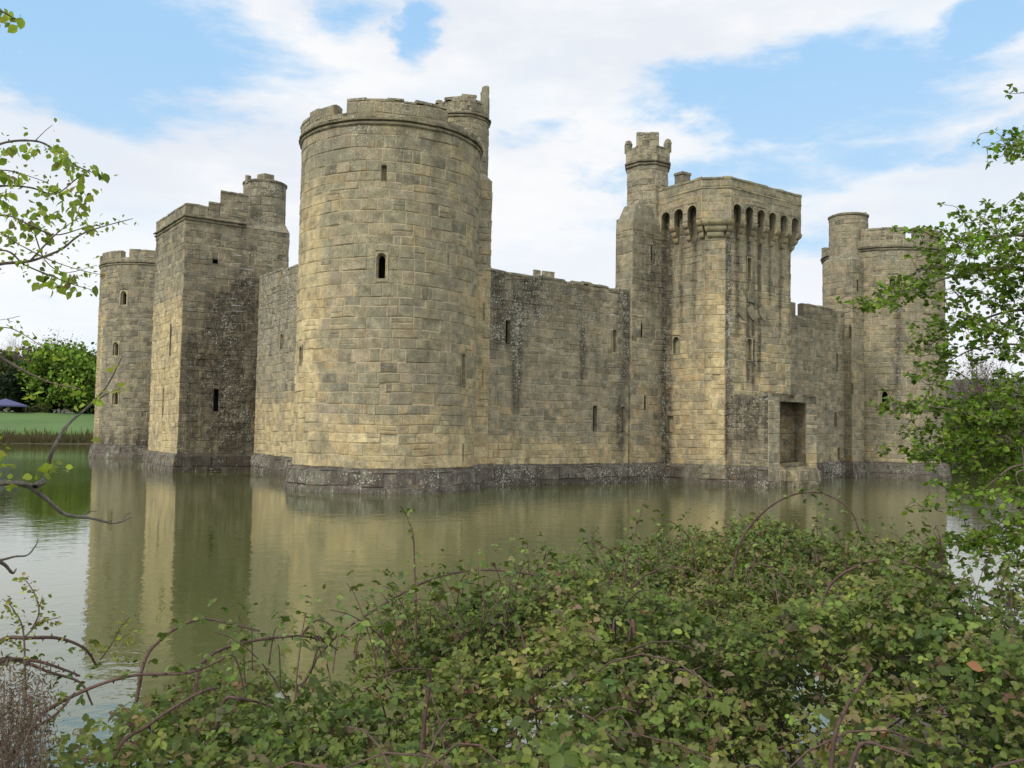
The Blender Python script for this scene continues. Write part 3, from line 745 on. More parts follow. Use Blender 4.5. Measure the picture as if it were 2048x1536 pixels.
    for (q0, q1) in (((15.85, -.64), (18.75, -.64)), ((15.85, .75), (15.85, -.64))):
        i0 = (max(q0[0], 16.45) if q0[0] < 18 else q0[0], max(q0[1], -.30) if q0[1] < .7 else .75); i1 = (max(q1[0], 16.45) if q1[0] < 18 else q1[0], max(q1[1], -.30) if q1[1] < .7 else .75)
        a.face([(*q0, 15.6), (*q1, 15.6), (*i1, 16.75), (*i0, 16.75)], (.4, .5, 0), (.3, .6, 0))
    a.face([(16.45, -.30, 16.75), (18.75, -.30, 16.75), (18.75, .75, 16.75), (16.45, .75, 16.75)], (.4, .5, 0), (.3, .5, 0))
    sb = a.build('stair_block', [m_rubble, m_dark], o); openings(chain(bp)[1][0], bsl, o)
    a = Acc()
    for P, L in chain(bp, prof=plinth_prof): skin(a, P, 0, L, PL, lambda u, v, p: (.25 if v > .3 else .55, .75, 0), .7, rough=1.4)
    a.build('plinth', m_plinth, o)
    a = Acc(); tc_ = (18.45, .80); r = 1.36
    oct_ = [(tc_[0]+r*math.cos(math.pi/8+k*math.pi/4), tc_[1]+r*math.sin(math.pi/8+k*math.pi/4)) for k in range(8)]
    wft = lambda u, v, p: (.25, .65, .12)
    for P, L in chain(oct_, True):
        skin(a, P, 0, L, course_list(14.5, 19.5, .42, 3), wft, .55)
        ring_mould(a, P, 0, L, 19.5, STRING, lambda u, v, p: (.5, .4, 0))
        Q = lambda u, v, o_, P=P: P(u, v, o_+.10)
        skin(a, Q, 0, L, [19.65, 20.05, 20.5], wft, .6)
        coping(a, Q, 0, L, lambda u: 20.58, .3, wft, .6, over=0, h=.1)
        n = 1; a.face([Q(0, 19.6, -.3), Q(L, 19.6, -.3), Q(L, 20.5, -.3), Q(0, 20.5, -.3)][::-1], (.3, .4, 0), (.2, .4, 0))
    a.face([(*p, 19.7) for p in oct_], (.3, .4, 0), (.3, .4, 0))
    # tall merlon facing the moat and small corner pinnacles
    d = np.array([CAM[0]-tc_[0], CAM[1]-tc_[1]]); ang = -math.pi/2-math.pi/4
    for k in (4, 0):
        P, L = chain(oct_, True)[k]; Q = lambda u, v, o_, P=P: P(u, v, o_+.10)
        battlement(a, Q, -.12, L+.12, 20.5, dict(crenel=20.6, m=[(-.12, L+.12, 21.4)]), .3, wft, .35, .5)
    for k in (2, 6):
        P, L = chain(oct_, True)[k]; q = P(L*.5, 20.5, -.04)
        a.box((q[0], q[1], 20.5), .34, .34, .55, math.pi/4*k, jit=.02, wx=(.4, .5, 0)); a.box((q[0], q[1], 21.05), .40, .40, .28, math.pi/4*k, jit=.03, taper=.55, wx=(.4, .5, 0))
    a.build('turret', m_rubble, o)
    # chimney
    a = Acc(); p = hit(1365, 352, 1, 2.2); a.box((p[0], 2.2, 16.5), .75, .7, p[2]-16.5, 0, jit=.01, wx=(.5, .3, 0)); a.box((p[0], 2.2, p[2]), .86, .8, .18, 0, jit=.01, wx=(.5, .3, 0)); a.build('chimney', m_rubble, o)
    # carved shields between the two niches
    P = ch[2][0]
    for px, py in ((1484, 626), (1503, 627), (1525, 628)):
        q = hit(px, py, 1, yf); u, v = q[0]-xa-c, q[2]; b = Acc(); til = .45
        S_ = [(-.3, .42), (.3, .42), (.3, .0), (.2, -.28), (0, -.48), (-.2, -.28), (-.3, 0)]
        S_ = [(x*math.cos(til)-y*math.sin(til), x*math.sin(til)+y*math.cos(til)) for x, y in S_]
        b.face([P(u+x*.9, v+y, .07) for x, y in S_][::-1], (.4, .5, 0), (.3, .3, .3))
        for i in range(len(S_)):
            (x0, y0), (x1, y1) = S_[i], S_[(i+1) % len(S_)]
            b.face([P(u+x0, v+y0, -.01), P(u+x1, v+y1, -.01), P(u+x1*.9, v+y1, .07), P(u+x0*.9, v+y0, .07)], (.4, .5, 0), (.5, .3, .2))
        for f in b.f: pass
        b.build('carved_shield', m_stone, o)
    q = hit(1501, 588, 1, yf); u, v = q[0]-xa-c, q[2]; b = Acc()
    for j in range(5):
        w1, w2 = (.2, .26, .24, .18, .10, .05)[j:j+2]; z1, z2 = v-.5+j*.24, v-.5+(j+1)*.24
        b.face([P(u-w1, z1, .10), P(u+w1, z1, .10), P(u+w2, z2, .12), P(u-w2, z2, .12)], (.5, .5, 0), (.4, .5, .3))
        for s in (-1, 1):
            qd = [P(u+s*w1, z1, -.01), P(u+s*w2, z2, -.01), P(u+s*w2, z2, .12), P(u+s*w1, z1, .10)]; b.face(qd, (.5, .5, 0), (.4, .4, .3))
    b.build('carved_crest', m_stone, o)
    # porch round the blocked water door
    xp0, yp = 19.78, -7.5
    xp1 = hit(1634, 900, 1, yp)[0]; d0 = hit(1560, 900, 1, yp)[0]; d1 = hit(1612, 900, 1, yp)[0]
    zpt = 5.15; zd = 1.35
    pts2 = [(xp0, yf), (xp0, yp), (xp1, yp), (xp1, yf)]
    c2 = chain(pts2); a = Acc()
    hole = (d0-xp0, d1-xp0, zd, zpt-.35)
    def wfpW(u, v, p): return (min(1.5, 1.0*step(v, 1.6, 3.4)+.8*g1(u, .15, .3)+.35), .38+.15*step(v, 2, 4), .3*step(v, 2.6, 1.2))
    def wfpS(u, v, p): return (.0+.6*step(v, 4.4, 5.0)*(u > hole[0]-.1), .3, .15 if u < hole[0] else .35*step(v, 3, 1)+.1)
    skin(a, c2[0][0], 0, c2[0][1], course_list(ZP-.02, zpt, .40, 3), wfpW, .6, seg=.18)
    skin(a, c2[1][0], 0, c2[1][1], course_list(-.8, zpt, .42, 4), wfpS, .8, [hole])
    skin(a, c2[2][0], 0, c2[2][1], course_list(ZP-.02, zpt, .42, 3), wfpS, .8)
    # sloping weathered top
    n = 8
    for i in range(n):
        for (xA, xB) in ((xp0, (xp0+xp1)/2), ((xp0+xp1)/2, xp1)):
            ya, yb = yp+(yf-yp)*i/n, yp+(yf-yp)*(i+1)/n
            a.face([(xA, ya, zpt-.01), (xB, ya, zpt-.01), (xB, yb, zpt-.01), (xA, yb, zpt-.01)], (random.random()*.5, random.random(), 0), (.7, .3, .1))
    for i in range(26):
        xx = random.uniform(xp0, xp1); a.box((xx, yp+random.uniform(.0, .5), zpt-.06), random.uniform(.2, .5), random.uniform(.2, .4), random.uniform(.08, .22), random.uniform(-.3, .3), jit=.04, wx=(.7, .4, .1))
    po = a.build('porch', m_rubble, o)
    a = Acc()
    cc = chain(pts2, prof=lambda v: plinth_prof(v)*.5)
    skin(a, cc[0][0], 0, cc[0][1], PL, lambda u, v, p: (.45, .7, .15 if v > .6 else 0), .7, rough=1.3)
    a.build('plinth', m_plinth, o); a = Acc()
    for k_ in range(1): skin(a, cc[1][0], 0, cc[1][1], PL, lambda u, v, p: ((.45 if hole[0] < u < hole[1] else .35)+.6*step(v, .5, -.1), .5, .6 if hole[0] < u < hole[1] else .0), .6, rough=1.4)
    a.build('plinth', m_stone, o); a = Acc()
    skin(a, cc[2][0], 0, cc[2][1], PL, lambda u, v, p: (.5, .6, .1), .7, rough=1.3)
    a.build('plinth', m_plinth, o)
    a = Acc(); D = .75; Pd = lambda u, v, o_: (xp0+u, yp-o_, v)
    for s in (hole[0], hole[1]):
        q = [Pd(s, zd, 0.01), Pd(s, zd, -D), Pd(s, hole[3], -D), Pd(s, hole[3], 0.01)]; a.face(q, (.3, .5, 0), (.5, .4, .2))
    a.face([Pd(hole[0], zd, .10), Pd(hole[1], zd, .10), Pd(hole[1], zd, -D), Pd(hole[0], zd, -D)], (.8, .5, 0), (.25, .2, .5))
    a.face([Pd(hole[0], zd-.14, .10), Pd(hole[1], zd-.14, .10), Pd(hole[1], zd, .10), Pd(hole[0], zd, .10)], (.8, .5, 0), (.25, .2, .5))
    a.face([Pd(hole[0], hole[3], .01), Pd(hole[1], hole[3], .01), Pd(hole[1], hole[3], -D), Pd(hole[0], hole[3], -D)][::-1], (.3, .5, 0), (.7, .2, 0))
    Pb = lambda u, v, o_: (xp0+u, yp+D-o_, v)
    skin(a, Pb, hole[0], hole[1], course_list(zd, hole[3], .36, 8), lambda u, v, p: (.15+1.2*step(v, 3.7, 4.3)+.7*g1(u, hole[1]-.35, .2), .12+.4*g1(u, hole[1]-.4, .3), .35), .7)
    a.build('doorway', m_door, o)
postern()

# ------------------------------------------------------------------ far gatehouse seen just over the curtain wall
def gatehouse():
    p0 = at(1066, 552, 1); d = 92.0
    q0, q1 = at(1050, 548, d), at(1122, 548, d)
    ztop = at(1090, 541, d)[2]; x0, x1, y0 = hit(1064, 548, 1, LY-2)[0]-.3, hit(1112, 548, 1, LY-2)[0], LY-2
    # top seen: one embrasure between two merlons
    pts = [(x0, y0+7), (x0, y0), (x1, y0), (x1, y0+7)]
    a = Acc(); cs = chain(pts, True)
    zt = hit(1090, 541, 1, y0)[2]
    for P, L in cs: skin(a, P, 0, L, course_list(0, zt-1.5, .6, 3), no_wx, .9, seg=1.2)
    a.face([(x, y, zt-1.6) for x, y in pts], (.4, .4, 0), (.2, .3, 0))
    o = a.build('gatehouse', m_rubble, castle); tag(o, 'far gatehouse whose two merlons peep over the curtain wall')
    a = Acc()
    for k, (P, L) in enumerate(cs):
        if k == 1:
            f = lambda px: hit(px, 548, 1, y0)[0]-x0
            m = [(f(1066), f(1081.5), zt-.05), (f(1089), f(1109), zt)]
        else: m = []
        battlement(a, P, 0, L, zt-1.5, dict(crenel=zt-.9, m=m), .5, no_wx, seg=1)
    a.build('parapet', m_rubble, o)
gatehouse()
#@@NATURE@@
# ------------------------------------------------------------------ ground, water
def shore(x, y):
    """signed distance outside the moat edge (negative over the water)"""
    wob = .5*np.sin(x*.21+1)+.35*np.sin(y*.17+x*.07)
    dx = np.maximum(-44-x, x-133); dy = np.maximum(-34.6-y, y-102.5)
    return np.where((dx > 0) & (dy > 0), np.hypot(np.maximum(dx, 0), np.maximum(dy, 0)), np.maximum(dx, dy))+wob*np.clip((y+20)/60, .2, 1)
def sstep(x, a, b):
    q = np.clip((x-a)/(b-a), 0, 1); return q*q*(3-2*q)
def ground_z(x, y):
    d = shore(x, y); far = sstep(y, -10, 40)
    z = -1.6+1.9*sstep(d, -3, .6)+(.95+.5*far)*sstep(d, .3, 4.5)
    z = z+far*(.075*np.clip(d-3, 0, 40)+.01*np.clip(d-40, 0, 200))+ 44*far*sstep(d, 150, 620)
    z = z+.10*np.sin(x*.9+y*.4)*np.sin(y*.7)*sstep(d, -1, 2)
    return z
def grid_mesh(name, xs, ys, zf, m, parent=None):
    X, Y = np.meshgrid(xs, ys); Z = zf(X, Y); n, k = len(ys), len(xs)
    V = np.stack([X.ravel(), Y.ravel(), Z.ravel()], 1)
    i = np.arange(n*k).reshape(n, k); Fq = np.stack([i[:-1, :-1], i[:-1, 1:], i[1:, 1:], i[1:, :-1]], -1).reshape(-1, 4)
    return np_mesh(name, V, Fq, m, parent, smooth=True)
def np_mesh(name, V, Fc, m, parent=None, cols=None, smooth=False):
    me = bpy.data.meshes.new(name); V = np.asarray(V, np.float32); Fc = np.asarray(Fc, np.int32)
    me.vertices.add(len(V)); me.vertices.foreach_set('co', V.ravel())
    me.loops.add(Fc.size); me.loops.foreach_set('vertex_index', Fc.ravel())
    me.polygons.add(len(Fc)); me.polygons.foreach_set('loop_start', np.arange(0, Fc.size, Fc.shape[1], dtype=np.int32))
    me.update(calc_edges=True)
    if smooth: me.polygons.foreach_set('use_smooth', np.ones(len(Fc), bool))
    if cols is not None:
        a = me.color_attributes.new('col', 'FLOAT_COLOR', 'POINT'); c = np.ones((len(V), 4), np.float32); c[:, :3] = cols
        a.data.foreach_set('color', c.ravel())
    return link(name, me, m, parent)
m_grass, t, b, o = mat('meadow_grass')
P = t.pos(); n1_ = t.noise(P, .12, 4); n2_ = t.noise(P, 2.5, 5, .7)
c = t.mix(t.mr(n1_, .35, .65), (.036, .092, .012), (.06, .125, .02)); c = t.mix(t.mr(n2_, .4, .7, 0, .5), c, (.11, .14, .045))
c = t.mix(t.mr(t.sep(t.vadd(P, t.vmul(t.comb(n1_, n1_, n1_), (60, 60, 0))))[1], 255, 300), c, t.mix(t.mr(t.noise(P, .07, 5, .7), .4, .6), (.03, .035, .02), (.075, .07, .045)))
c = t.mix(t.mr(t.sep(P)[0], 190, 240), c, t.mix(t.mr(t.noise(P, .07, 5, .7), .4, .6), (.03, .035, .02), (.075, .07, .045)))
zc = t.sep(P)[2]; c = t.mix(t.mr(zc, .8, .35), c, (.07, .055, .035)); t.l.new(c, b.inputs['Base Color']); b.inputs['Roughness'].default_value = .95
t.l.new(t.bump(n2_, .6, .1), b.inputs['Normal'])
xs = np.unique(np.concatenate([np.linspace(-3000, -200, 15), np.linspace(-200, 300, 120), np.linspace(-34, -4, 50), np.linspace(300, 3000, 15)]))
ys = np.unique(np.concatenate([np.linspace(-3000, -120, 14), np.linspace(-120, 260, 110), np.linspace(-46, -28, 40), np.linspace(96, 112, 24), np.linspace(260, 3200, 30)]))
tag(grid_mesh('ground', xs, ys, ground_z, m_grass), kind='structure')

m_water, t, b, o = mat('murky_moat_water')
P = t.pos()
wv = t.noise(t.vmul(P, (1, 1, 1)), .10, 3, .5)
r1_ = t.noise(P, 1.5, 3, .55); r2_ = t.noise(P, 5.0, 3, .6, .3)
c = t.mix(wv, (.056, .068, .017), (.068, .080, .022)); t.l.new(c, b.inputs['Base Color'])
b.inputs['Roughness'].default_value = .022; b.inputs['IOR'].default_value = 2.0
breeze = t.mr(t.noise(t.vmul(P, (1, .6, 1)), .055, 2), .42, .62, .35, 1.0)
hgt = t.mul(t.add(t.mul(r1_, 1.0), t.mul(r2_, .30)), breeze)
t.l.new(t.bump(hgt, .13, .10), b.inputs['Normal'])
def flat(name, x0, x1, y0, y1, z, m, n=2):
    return grid_mesh(name, np.linspace(x0, x1, n), np.linspace(y0, y1, n), lambda X, Y: X*0+z, m)
tag(flat('water', -52, 142, -42, 112, 0.0, m_water), kind='structure')

# ------------------------------------------------------------------ leaves and stems
def leaf_mat(name, trans=.35, rough=.5, spec=.35):
    m, t, b, o = mat(name); a = t.attr('col').outputs['Color']; nn = t.noise(t.pos(), 60, 2)
    c = t.mix(1.0, a, t.mix(nn, (.8, .8, .8), (1.2, 1.2, 1.2)), 'MULTIPLY')
    t.l.new(c, b.inputs['Base Color']); b.inputs['Roughness'].default_value = rough; b.inputs['Specular IOR Level'].default_value = spec
    tr = t.n.new('ShaderNodeBsdfTranslucent'); t.l.new(t.mix(1.0, c, (1.15, 1.2, .55), 'MULTIPLY'), tr.inputs[0])
    mx = t.n.new('ShaderNodeMixShader'); mx.inputs[0].default_value = trans
    t.l.new(b.outputs[0], mx.inputs[1]); t.l.new(tr.outputs[0], mx.inputs[2]); t.l.new(mx.outputs[0], o.inputs[0]); return m
m_leaf = leaf_mat('bramble_leaf', .3, .55, .25); m_hleaf = leaf_mat('spring_leaf', .5, .5, .25); m_far = leaf_mat('distant_leaf', .25, .7, .1)
def bark(name, c0, c1, sc=30):
    m, t, b, o = mat(name); n = t.noise(t.vmul(t.pos(), (1, 1, .6)), sc, 5, .7)
    t.l.new(t.mix(t.mr(n, .35, .65), c0, c1), b.inputs['Base Color']); b.inputs['Roughness'].default_value = .8
    t.l.new(t.bump(n, .6, .01), b.inputs['Normal']); return m
m_cane = bark('dark_red_cane', (.045, .024, .019), (.10, .056, .042), 40); m_bark = bark('grey_lichened_bark', (.055, .045, .038), (.17, .15, .125), 60)
m_twig = bark('brown_twig', (.06, .042, .032), (.12, .09, .07), 60); m_straw = bark('pinkish_seed_head', (.10, .07, .055), (.16, .115, .09), 60)
LV = np.array([(0, 0, 0), (-.30, .28, .07), (-.29, .60, .05), (0, 1, -.08), (.29, .60, .05), (.30, .28, .07), (0, .3, -.02), (0, .65, -.01)])
LF = np.array([(0, 6, 1), (1, 6, 7), (1, 7, 2), (2, 7, 3), (0, 5, 6), (5, 4, 7), (5, 7, 6), (4, 3, 7)])
_s = [(.17, .10), (.30, .27), (.27, .33), (.33, .47), (.26, .55), (.25, .68), (.15, .80), (.10, .88)]
SV = np.array([(0, 0, 0)]+[(-a, b, .20*a) for a, b in _s]+[(0, 1, -.08)]+[(a, b, .20*a) for a, b in _s[::-1]]+[(0, .3, -.02), (0, .65, -.01)])
SF = np.array([(0, 18, 1), (1, 18, 2), (2, 18, 3), (3, 18, 4), (4, 18, 19), (4, 19, 5), (5, 19, 6), (6, 19, 7), (7, 19, 8), (8, 19, 9), (0, 17, 18), (17, 16, 18), (16, 15, 18), (15, 14, 18), (14, 19, 18), (14, 13, 19), (13, 12, 19), (12, 11, 19), (11, 10, 19), (10, 9, 19)])
LQ = np.array([(-.36, .05, 0), (.0, -.05, .05), (.36, .25, 0), (.25, .8, -.05), (-.05, 1, 0), (-.4, .6, .06)]); LQF = np.array([(0, 1, 2), (0, 2, 3), (0, 3, 5), (3, 4, 5)])
def unit(a): return a/np.maximum(np.linalg.norm(a, axis=-1, keepdims=True), 1e-9)
def leaves(name, pos, d, nrm, size, col, m, parent, width=1.0, tmpl=LV, fac=LF):
    """leaves at pos, pointing along d, facing nrm; vectorised"""
    d = unit(d); x = unit(np.cross(d, nrm)); nz = np.cross(x, d)
    size = np.asarray(size).reshape(-1, 1, 1); T = tmpl[None]
    V = pos[:, None]+size*(T[..., 0:1]*width*x[:, None]+T[..., 1:2]*d[:, None]+T[..., 2:3]*nz[:, None])
    n, k = len(pos), len(tmpl)
    Fc = (fac[None]+(np.arange(n)*k)[:, None, None]).reshape(-1, 3)
    return np_mesh(name, V.reshape(-1, 3), Fc, m, parent, np.repeat(col, k, 0))
def smooth_path(p, n=6):
    p = np.asarray(p, float)
    if len(p) < 3: return np.array([p[0]+(p[-1]-p[0])*k/n for k in range(n+1)])
    q = np.vstack([2*p[0]-p[1], p, 2*p[-1]-p[-2]]); res = []
    for i in range(1, len(q)-2):
        for k in range(n):
            s = k/n; a, b_, c_, d_ = q[i-1], q[i], q[i+1], q[i+2]
            res.append(.5*((2*b_)+(c_-a)*s+(2*a-5*b_+4*c_-d_)*s*s+(3*b_-a-3*c_+d_)*s**3))
    res.append(p[-1]); return np.array(res)
class Tubes:
    def __init__(s): s.V = []; s.F = []; s.n = 0
    def add(s, path, r0, r1, sides=6, knob=0.0):
        p = np.asarray(path, float); n = len(p)
        tg = unit(np.gradient(p, axis=0)); ref = np.array([0, 0, 1.0]) if abs(tg[0][2]) < .9 else np.array([1.0, 0, 0])
        u = unit(np.cross(tg, ref)); v = np.cross(tg, u); rr = np.linspace(r0, r1, n)*(1+knob*rng.normal(size=n))
        an = np.arange(sides)*2*math.pi/sides
        V = p[:, None]+rr[:, None, None]*(np.cos(an)[None, :, None]*u[:, None]+np.sin(an)[None, :, None]*v[:, None])
        i = np.arange(n*sides).reshape(n, sides)+s.n
        Fq = np.stack([i[:-1], np.roll(i[:-1], -1, 1), np.roll(i[1:], -1, 1), i[1:]], -1).reshape(-1, 4)
        s.V.append(V.reshape(-1, 3)); s.F.append(Fq); s.n += n*sides
    def thorns(s, path, r, step_, ln):
        p = np.asarray(path, float)
        for i in range(1, len(p)-1, step_):
            tg = unit(p[i+1]-p[i]); q = unit(np.cross(tg, rng.normal(size=3))); c = p[i]+q*r*.6; e = c+q*ln-tg*ln*.4
            x = unit(np.cross(tg, q)); w = r*.55
            s.V.append(np.array([c-tg*w-x*w*.5, c+tg*w-x*w*.5, c+tg*w+x*w*.5, c-tg*w+x*w*.5, e, e+x*.0002, e, e]))
            b = s.n; s.F.append(np.array([(b, b+1, b+4, b+5), (b+1, b+2, b+4, b+6), (b+2, b+3, b+4, b+7), (b+3, b, b+4, b+5)])); s.n += 8
    def build(s, name, m, parent=None): return np_mesh(name, np.vstack(s.V), np.vstack(s.F), m, parent, smooth=True)
def jitcol(base, n, amt=.18, hue=.10):
    base = np.asarray(base, float); k = np.exp(rng.normal(0, amt, (n, 1))); h = 1+rng.normal(0, hue, (n, 3)); return np.clip(base*k*h, .005, .6)
def pick(cols, probs, n):
    idx = rng.choice(len(cols), n, p=np.array(probs)/sum(probs)); return np.clip(np.array(cols)[idx]*np.exp(rng.normal(0, .2, (n, 1)))*(1+rng.normal(0, .06, (n, 3))), .005, .6)

# ------------------------------------------------------------------ bramble thicket on the near bank
OUT = [(-300, 1540), (0, 1500), (90, 1455), (170, 1420), (260, 1365), (330, 1330), (420, 1290), (520, 1275), (640, 1268), (740, 1262), (800, 1215), (860, 1175), (930, 1160), (1000, 1190), (1060, 1130), (1150, 1128), (1240, 1112), (1300, 1085), (1360, 1080), (1450, 1092), (1540, 1078), (1600, 1088), (1700, 1075), (1780, 1095), (1870, 1110), (1910, 1165), (1990, 1165), (2060, 1150), (2300, 1120)]
ox = np.array([q[0] for q in OUT]); oy = np.array([q[1] for q in OUT])
def px_of(az_t):      # photo x of a ground azimuth (near the bank)
    return W0/2+F_PX*np.tan(az_t-YAW)*1.0
def lump(x, y): return 1.5*(.10*np.sin(x*2.1+y*1.3)+.08*np.sin(x*3.7-y*2.9+1)+.05*np.sin(x*7+y*5)+.04*np.sin(x*11-y*9))
def canopy(az_, r):
    """top of the thicket and 0..1 how far inside its edge"""
    X = CAM[0]+r*np.sin(az_); Y = CAM[1]+r*np.cos(az_)
    px = px_of(az_); zt = 1.93+.10*np.clip((px-600)/1000, -.6, 1.2)+.8*lump(X, Y)*np.clip((px-450)/600, .2, 1)
    yo = np.interp(px, ox, oy); hor = 863.2+(px-1024)*.0176
    D = np.minimum((CAM[2]-(1.93+.10*np.clip((px-600)/1000, -.6, 1.2)))*F_PX/(yo-hor)/np.cos(az_-YAW)*1.0, 7.5)
    return X, Y, zt, D
bramble = empty('bramble_thicket', (-18.2, -36.4, 1.0))
tag(bramble, 'tangled green bramble thicket with arching dark red canes filling the near bank', 'bramble')
def bramble_leaves(n_groups, depth, seed_cols, name, parent, sizes=(.017, .034), azr=(-.70, .72)):
    az_ = YAW+rng.uniform(*azr, n_groups*3); r = np.sqrt(rng.uniform(1.75**2, 7.0**2, n_groups*3))
    X, Y, zt, D = canopy(az_, r)
    px = px_of(az_)
    q = (r-D)
    keep = q < rng.exponential(.06, len(r))
    sparse = np.clip((400-px)/380, 0, 1)                       # the left end is thin
    clump = np.sin(X*3.1+1)*np.sin(Y*3.7)+.6*np.sin(X*6.3-Y*5.1)
    keep &= rng.uniform(size=len(r)) > sparse*(.72+.25*(clump < 0))
    hole = (np.sin(X*2.7+.7)*np.sin(Y*2.3+.2)+.5*np.sin(X*5.2+Y*4.1)) > .75
    az_, r, X, Y, zt, D = (k[keep] for k in (az_, r, X, Y, zt, D)); hole = hole[keep]
    az_, r, X, Y, zt, D, hole = (k[:n_groups] for k in (az_, r, X, Y, zt, D, hole)); n = len(r)
    dep = rng.exponential(depth, n)+np.where(hole, rng.uniform(.3, .8, n), 0)
    Z = zt-np.minimum(dep, .95)
    Z -= .35*np.clip((r-D+.35)/.5, 0, 1)**2*rng.uniform(0, 1.6, n)
    C = np.stack([X, Y, Z], 1)+rng.normal(0, .02, (n, 3))
    # three leaflets on one stalk
    up = unit(np.stack([rng.normal(0, .45, n)-.25*np.sin(az_), rng.normal(0, .45, n)-.45*np.cos(az_), np.full(n, .9)], 1))
    h = unit(np.cross(up, rng.normal(size=(n, 3)))); k = np.cross(up, h)
    sz = rng.uniform(*sizes, n)*np.where(rng.uniform(size=n) < .12, 1.25, 1)
    gc = pick(*seed_cols, n)
    ton = .5*np.sin(X*4.3+Y*2.2+1)+.5*np.sin(X*2.9-Y*5.6)+rng.normal(0, .35, n); gc = gc*np.exp(.20*ton)[:, None]*(1+np.clip(ton, -1, 1)[:, None]*np.array([.10, .0, .05]))
    Ps, Ds, Ns, Ss, Cs = [], [], [], [], []
    for a, s in ((0, 1.0), (1.35, .82), (-1.35, .82)):
        dd = h*math.cos(a)+k*math.sin(a)-up*rng.uniform(.1, .6, (n, 1))
        Ps.append(C+dd*sz[:, None]*.12); Ds.append(dd); Ns.append(up+rng.normal(0, .28, (n, 3))); Ss.append(sz*s*rng.uniform(.85, 1.15, n)); Cs.append(gc*np.exp(rng.normal(0, .08, (n, 1))))
    return leaves(name, np.vstack(Ps), np.vstack(Ds), np.vstack(Ns), np.concatenate(Ss), np.vstack(Cs), m_leaf, parent, 1.15, SV, SF), C
GC = ([(.102, .138, .024), (.124, .156, .031), (.078, .114, .021), (.138, .148, .041), (.125, .103, .046), (.12, .07, .04), (.145, .12, .067)], [32, 28, 18, 12, 11, 2, 2])
fol, CC = bramble_leaves(46000, .12, GC, 'foliage', bramble)
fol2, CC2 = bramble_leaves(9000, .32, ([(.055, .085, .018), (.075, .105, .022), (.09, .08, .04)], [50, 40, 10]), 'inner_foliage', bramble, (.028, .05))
T = Tubes()
for _ in range(240):
    az_ = YAW+rng.uniform(-.15, .6); X, Y, zt, D = canopy(np.array([az_]), np.array([rng.uniform(1.5, 5)])); r = rng.uniform(1.3, max(1.6, float(D[0])*.85))
    X, Y, zt, D = canopy(np.array([az_]), np.array([r])); p0 = np.array([X[0], Y[0], zt[0]-rng.uniform(.3, .8)])
    th = rng.uniform(0, 6.28); L = rng.uniform(.3, .9); hgt = rng.uniform(.05, .35)
    pa = [p0+np.array([math.cos(th)*L*s, math.sin(th)*L*s, hgt*math.sin(s*math.pi*.8)+.25*s]) for s in np.linspace(0, 1, 7)]
    T.add(pa, .0045, .0025, 5)
STEMS = T
# arching canes one can follow: photo points and distance of each
CANES = [([(655, 1290), (740, 1225), (860, 1160), (960, 1140), (1070, 1150), (1180, 1180), (1240, 1205)], 4.6, .0062),
         ([(970, 1250), (1040, 1215), (1110, 1190), (1180, 1150)], 4.7, .0055), ([(985, 1245), (1060, 1205), (1140, 1170), (1200, 1165)], 4.5, .005),
         ([(832, 1215), (829, 1130), (826, 1070), (812, 1030), (800, 1012)], 4.5, .0038),
         ([(1480, 1085), (1510, 1040), (1560, 1000), (1610, 985), (1655, 990), (1700, 1020), (1722, 1070)], 5.0, .0058),
         ([(1665, 1165), (1720, 1130), (1770, 1120), (1830, 1132), (1890, 1160)], 4.6, .0055),
         ([(1885, 1200), (1884, 1140), (1880, 1080), (1872, 1050)], 4.6, .006),
         ([(1252, 1130), (1262, 1095), (1275, 1050), (1290, 1005)], 5.0, .0035), ([(1150, 1120), (1165, 1090), (1180, 1085), (1210, 1095), (1245, 1125)], 5.0, .003),
         ([(1385, 1090), (1370, 1065), (1345, 1045), (1315, 1035)], 5.1, .0032),
         ([(288, 1325), (310, 1290), (355, 1255), (405, 1238), (450, 1245), (520, 1262)], 3.9, .006), ([(395, 1350), (405, 1325), (440, 1300), (500, 1283), (590, 1272), (640, 1280), (675, 1300)], 3.8, .0065),
         ([(60, 1450), (150, 1390), (260, 1352), (380, 1345), (460, 1310)], 3.2, .006), ([(0, 1282), (60, 1276), (120, 1277), (170, 1298), (195, 1335)], 3.6, .0065),
         ([(0, 1320), (50, 1325), (100, 1345), (160, 1365), (185, 1410)], 3.5, .0055), ([(0, 1325), (70, 1322), (130, 1340), (160, 1352)], 3.4, .0055),
         ([(240, 1490), (290, 1455), (340, 1420), (400, 1385), (440, 1375)], 3.1, .006), ([(40, 1480), (110, 1430), (150, 1385)], 3.1, .005),
         ([(450, 1400), (480, 1398), (520, 1405), (545, 1415)], 3.5, .006), ([(640, 1240), (700, 1280)], 3.9, .004),
         ([(1670, 1470), (1690, 1420), (1720, 1370), (1745, 1335)], 2.9, .006), ([(1720, 1490), (1770, 1495), (1830, 1515)], 2.6, .005), ([(850, 1430), (858, 1380), (862, 1340)], 3.4, .008), ([(1265, 1240), (1258, 1280), (1250, 1300)], 4, .006)]
TIPC = ([(.095, .14, .03), (.13, .16, .045), (.14, .11, .055), (.07, .11, .028)], [40, 30, 12, 18])
cane_pts = []
for pts, d, r in CANES:
    d = d*.9
    dd = d+np.cumsum(rng.normal(0, .03, len(pts)))
    # root the cane inside the thicket rather than in mid air
    p = [at(x, y, q) for (x, y), q in zip(pts, dd)]
    root = p[0]-(p[1]-p[0])*.6+np.array([0, 0, -.10])
    sp = smooth_path([root]+p, 7); Tt = Tubes(); Tt.add(sp, r*1.15, r*.55, 7, .05); Tt.thorns(sp, r, 2, r*1.7); Tt.build('cane', m_cane, bramble)
    cane_pts.append(sp[7:])
